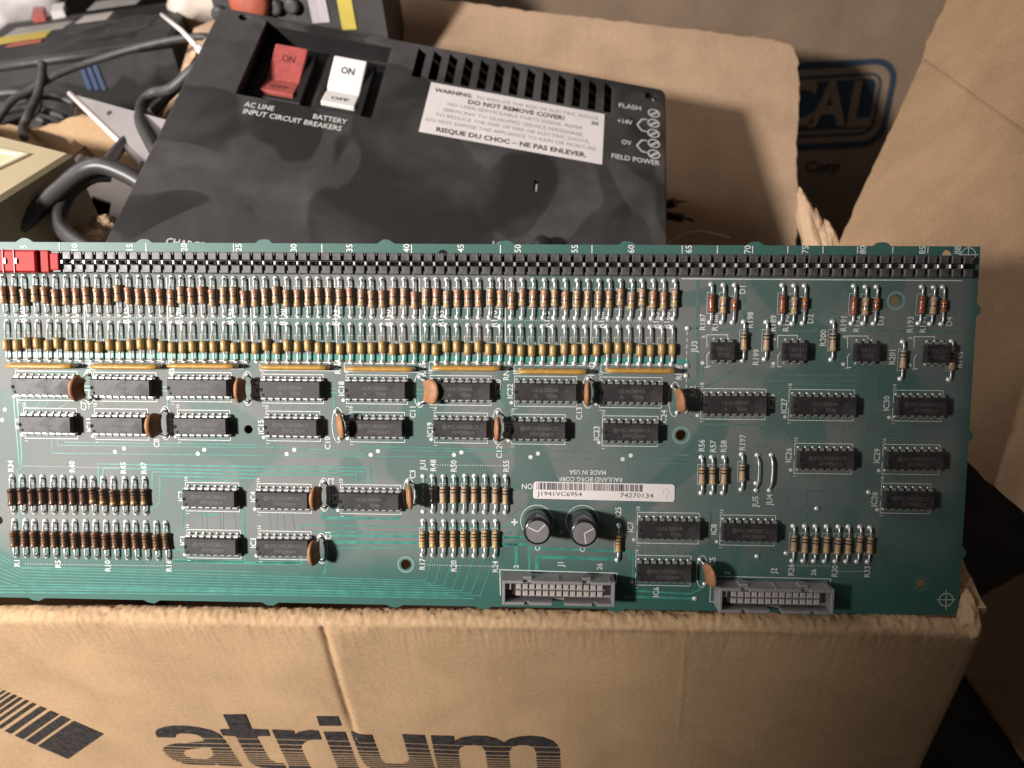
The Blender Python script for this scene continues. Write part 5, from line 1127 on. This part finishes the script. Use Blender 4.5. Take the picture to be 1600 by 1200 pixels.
# second black unit in that carton
Z2u = 0.350
ea, eb = hitz(-80, 109, Z2u), hitz(264, 62, Z2u); ex = (eb - ea).normalized(); ey = V((-ex.y, ex.x, 0))
if ey.y < 0: ey = -ey
ELn = (eb - ea).length; tq = [ea, eb, eb + ey * 0.16, ea + ey * 0.16]
u2 = empty('black_unit', Matrix.Translation(ea + ex * ELn / 2 - V((0, 0, Z2u - 0.012)))); I_ = Matrix.Translation(-u2.location); tag(u2, 'black unit with a yellow and red label and tiny switches, in the carton behind', 'power supply')
vbox('case', tq, 0.012, Z2u, M_BLACKP, 0.003, u2, I_)
b = MB(); b.tube([I_ @ (ea + V((0, 0, -0.003)) - ey * 0.001), I_ @ (eb + V((0, 0, -0.003)) - ey * 0.001)], 0.0028, M_CABLEG, 8); b.build('front_rim', u2)
def patch(name, px, m, h=0.001, z=None):
    q = [hitz(x, y, (z or Z2u)) for x, y in px]; p = [(k.x, k.y) for k in q]; p = p if area(p) > 0 else p[::-1]
    b = MB(); b.prism(p, [], (z or Z2u) + 0.0002, (z or Z2u) + h, m, min(0.0004, h * 0.3), T=I_); return b.build(name, u2)
patch('switch', ((53, 36), (72, 33), (74, 20), (56, 21)), M_REDP, 0.006); patch('switch', ((83, 31), (103, 27), (105, 14), (86, 17)), M_WHITEP, 0.006)
patch('label', ((-30, 74), (72, 58), (82, 48), (0, 60)), M_YEL, 0.0007); patch('label', ((10, 74.5), (64, 66), (70, 61.5), (22, 68.5)), M_REDL, 0.001); patch('label', ((6, 58), (100, 44), (116, 33), (26, 45)), M_GLAB, 0.0006); patch('label', ((118, 37), (168, 30), (178, 19), (132, 26)), mat('pale_label', (0.50, 0.44, 0.41), 0.6), 0.0006); patch('label', ((136, 17), (214, 6), (226, -6), (150, 3)), M_GLAB, 0.0006); patch('vent_plate', ((166, 52), (232, 42), (250, 24), (190, 32)), M_CABLEG, 0.001)
def onfront(px, py, d=0.0015): p = hit(px, py, ea - ey * d, ey); return p
for k in range(3):
    x = 122 + 11 * k; b = MB(); q = [onfront(x, 101 + 1.0 * k), onfront(x + 7, 100 + k), onfront(x + 22, 140), onfront(x + 15, 141)]; slab3(b, q, 0.0008, M_BLUEP); b.v = [tuple(I_ @ V(v)) for v in b.v]; b.build('blue_stripe', u2)

# black case standing on end behind the power supply
yk = YB + 0.105; kp = lambda x, y: hit(x, y, V((0, yk, 0)), V((0, 1, 0)))
k0, k1 = kp(336, 20), kp(600, 20); kz = kp(450, -50).z
kc = empty('upright_case', Matrix.Translation(V(((k0.x + k1.x) / 2, yk + 0.03, 0)))); I_ = Matrix.Translation(-kc.location); tag(kc, 'black case standing behind the power supply, with grey and yellow labels and a red knob', 'case')
b = MB(); b.box(k0.x, k1.x, yk, yk + 0.055, 0.001, kz, M_BLACKP, 0.002, I_); b.build('case_body', kc)
def kpatch(name, x0, y0, x1, y1, m, th=0.001):
    a, c = kp(x0, y0), kp(x1, y1); b = MB(); b.box(min(a.x, c.x), max(a.x, c.x), yk - th, yk - 0.0002, min(a.z, c.z), max(a.z, c.z), m, 0.0, I_); return b.build(name, kc)
kpatch('label', 475, -30, 516, 34, mat('lilac_label', (0.40, 0.36, 0.37), 0.6, var=0.2, scale=300, stretch=(1, 0.05, 0.05))); 
gl = kp(495, 0)
kpatch('label', 521, -30, 558, 45, M_YEL)
q = kp(395, 0); b = MB(); b.lathe([(0, 0.013), (0.008, 0.013), (0.011, 0.010), (0.012, 0.003)], I_ @ Matrix.Translation((q.x, yk - 0.0002, q.z)) @ Matrix.Rotation(math.pi, 4, 'X'), 20, M_REDL); b.build('red_knob', kc)
for x, y in ((345, 20), (432, 10), (458, 8)):
    q = kp(x, y); b = MB(); b.lathe([(0, 0.005), (0.004, 0.005), (0.005, 0.003)], I_ @ Matrix.Translation((q.x, yk - 0.0002, q.z)) @ Matrix.Rotation(math.pi, 4, 'X'), 14, M_CABLEG); b.build('terminal_post', kc)

# bent grey plate, zip tie
A, Bq, D = P(109, 146, 0.50), P(222, 256, 0.445), P(262, 188, 0.455); Cq = Bq + (D - A)
pl_ = empty('metal_plate', Matrix.Translation(Bq)); I_ = Matrix.Translation(-Bq); tag(pl_, 'grey metal plate with a bright cut edge, tilted up beside the power supply', 'plate')
b = MB(); slab3(b, [A, Bq, Cq, D], 0.0022, mat('dull_steel', (0.26, 0.235, 0.235), 0.55, 0.1, var=0.15, scale=40)); b.v = [tuple(I_ @ V(v)) for v in b.v]; b.build('sheet_face', pl_)
b = MB(); b.tube([I_ @ A, I_ @ Bq], 0.0017, M_STEELE, 8); b.build('cut_edge', pl_)
c = P(171, 177, 0.493); nn = (Bq - A).cross(D - A).normalized(); nn = nn if nn.dot(CAMP - A) > 0 else -nn; c = hit(171, 177, A, nn)
b = MB(); b.lathe([(0, 0.0016), (0.0004, 0.0016)], I_ @ Matrix.Translation(c + nn * 0.0002) @ nn.to_track_quat('Y', 'Z').to_matrix().to_4x4(), 12, M_CABLEG); b.build('rivet', pl_)
z0_, z1_ = P(253, 23, 0.55), P(322, 86, 0.50); b = MB(); b.tube([V(), (z1_ - z0_) * 0.5 + V((0, 0, 0.002)), (z1_ - z0_) * 0.82], [0.0014, 0.0016, 0.0018], M_PAPER, 8); zt_ = b.build('zip_tie', None, Matrix.Translation(z0_)); tag(zt_, 'white plastic zip tie sticking up beside the black power supply', 'zip tie')
b = MB(); b.tube([(z1_ - z0_) * 0.80, (z1_ - z0_) * 0.88, (z1_ - z0_)], [0.0019, 0.0030, 0.0028], M_PAPER, 8); b.build('tie_head', zt_)

# cables
cable('grey_cable', [(345, 60, 0.545), (300, 58, 0.55), (228, 71, 0.555), (150, 94, 0.555), (90, 116, 0.55), (45, 142, 0.545), (16, 160, 0.54), (-15, 205, 0.53)], 0.0026, M_CABLEG, 'long grey cable arching in front of the black unit in the carton')
cable('grey_cable', [(66, 99, 0.55), (65, 120, 0.545), (58, 150, 0.54), (44, 180, 0.53), (36, 200, 0.525), (38, 214, 0.50)], 0.0029, M_CABLEG, 'grey cable hanging down over the ragged carton rim')
cable('black_cable', [(330, 88, 0.47), (300, 110, 0.48), (268, 138, 0.485), (238, 146, 0.49), (221, 165, 0.485), (220, 192, 0.458), (232, 218, 0.440), (250, 250, 0.425)], 0.0033, M_CABLEG, 'grey cable looped in front of the tilted metal plate')
cable('black_cable', [(300, 112, 0.49), (272, 140, 0.50), (252, 160, 0.50), (236, 178, 0.497)], 0.0032, M_CABLE, 'thin black cable crossing inside the loop above the metal plate')
cable('black_cable', [(240, 300, 0.395), (205, 276, 0.395), (160, 259, 0.395), (128, 268, 0.395), (92, 298, 0.393), (45, 340, 0.388), (-20, 398, 0.375)], 0.0044, M_CABLE, 'thick black cable lying across the steel chassis')
cable('black_cable', [(170, 272, 0.405), (142, 275, 0.40), (112, 296, 0.40), (94, 326, 0.395), (94, 352, 0.39), (112, 372, 0.385), (150, 395, 0.38)], 0.0040, M_CABLE, 'black cable curving round the opening of the steel chassis')
cable('black_cable', [(206, 212, 0.47), (186, 232, 0.455), (170, 252, 0.43), (160, 262, 0.41)], 0.0034, M_CABLE, 'short black cable end over the tan carton wall below the plate')
for k, (pts, lab) in enumerate((([(-20, 150, 0.55), (20, 145, 0.55), (45, 150, 0.55), (60, 165, 0.55), (40, 185, 0.55), (0, 200, 0.54)], 'grey cable of the tangle at the foot of the black unit, uppermost'), ([(-20, 185, 0.55), (15, 172, 0.555), (50, 168, 0.56), (85, 178, 0.56), (112, 188, 0.56), (130, 186, 0.57)], 'grey cable of the tangle, running flat behind the carton rim'), ([(-10, 165, 0.56), (30, 160, 0.565), (75, 150, 0.57), (115, 160, 0.57), (140, 165, 0.575)], 'grey cable of the tangle, running up to the metal plate'), ([(60, 186, 0.545), (85, 196, 0.545), (112, 194, 0.55), (130, 180, 0.56)], 'grey cable of the tangle, resting on the carton rim'))):
    cable('tangled_cable', pts, 0.0027, M_CABLEG, lab, 'cable', 'tangled cables')

# pale stuff at the very back
def crumple(name, c, size, seed, m, label, cat):
    o = scrap(name, None, V((0, 0, 0)), size, seed, m); o.location = c; tag(o, label, cat)
    for p in o.data.polygons: p.use_smooth = True
    return o
crumple('white_cloth', P(8, -8, 0.80), (0.055, 0.05, 0.04), 2.3, M_WCLOTH, 'crumpled white cloth at the back above the black unit', 'cloth')
crumple('cream_bag', P(306, -12, 0.72), (0.028, 0.02, 0.030), 6.1, M_CREAM, 'cream coloured bag between the two black units at the back', 'bag')
q = [P(303, 44, 0.60), P(362, 20, 0.60), P(362, 75, 0.56), P(275, 135, 0.56)]; b = MB(); slab3(b, q, 0.004, M_KRAFT2); b.v = [tuple(V(v) - q[3]) for v in b.v]; tp = b.build('cardboard_flap', None, Matrix.Translation(q[3])); tag(tp, 'tan cardboard flap showing behind the left edge of the power supply', 'cardboard')
# ragged bits of cardboard in the corners of the open box
scrap('torn_edge', carton, P(132, 372, 0.405), (0.012, 0.006, 0.005), 4.2, M_KRAFT2); scrap('torn_edge', carton, P(162, 352, 0.41), (0.006, 0.006, 0.005), 7.7, M_KRAFT2)
bpy.data.objects.remove(_fo)
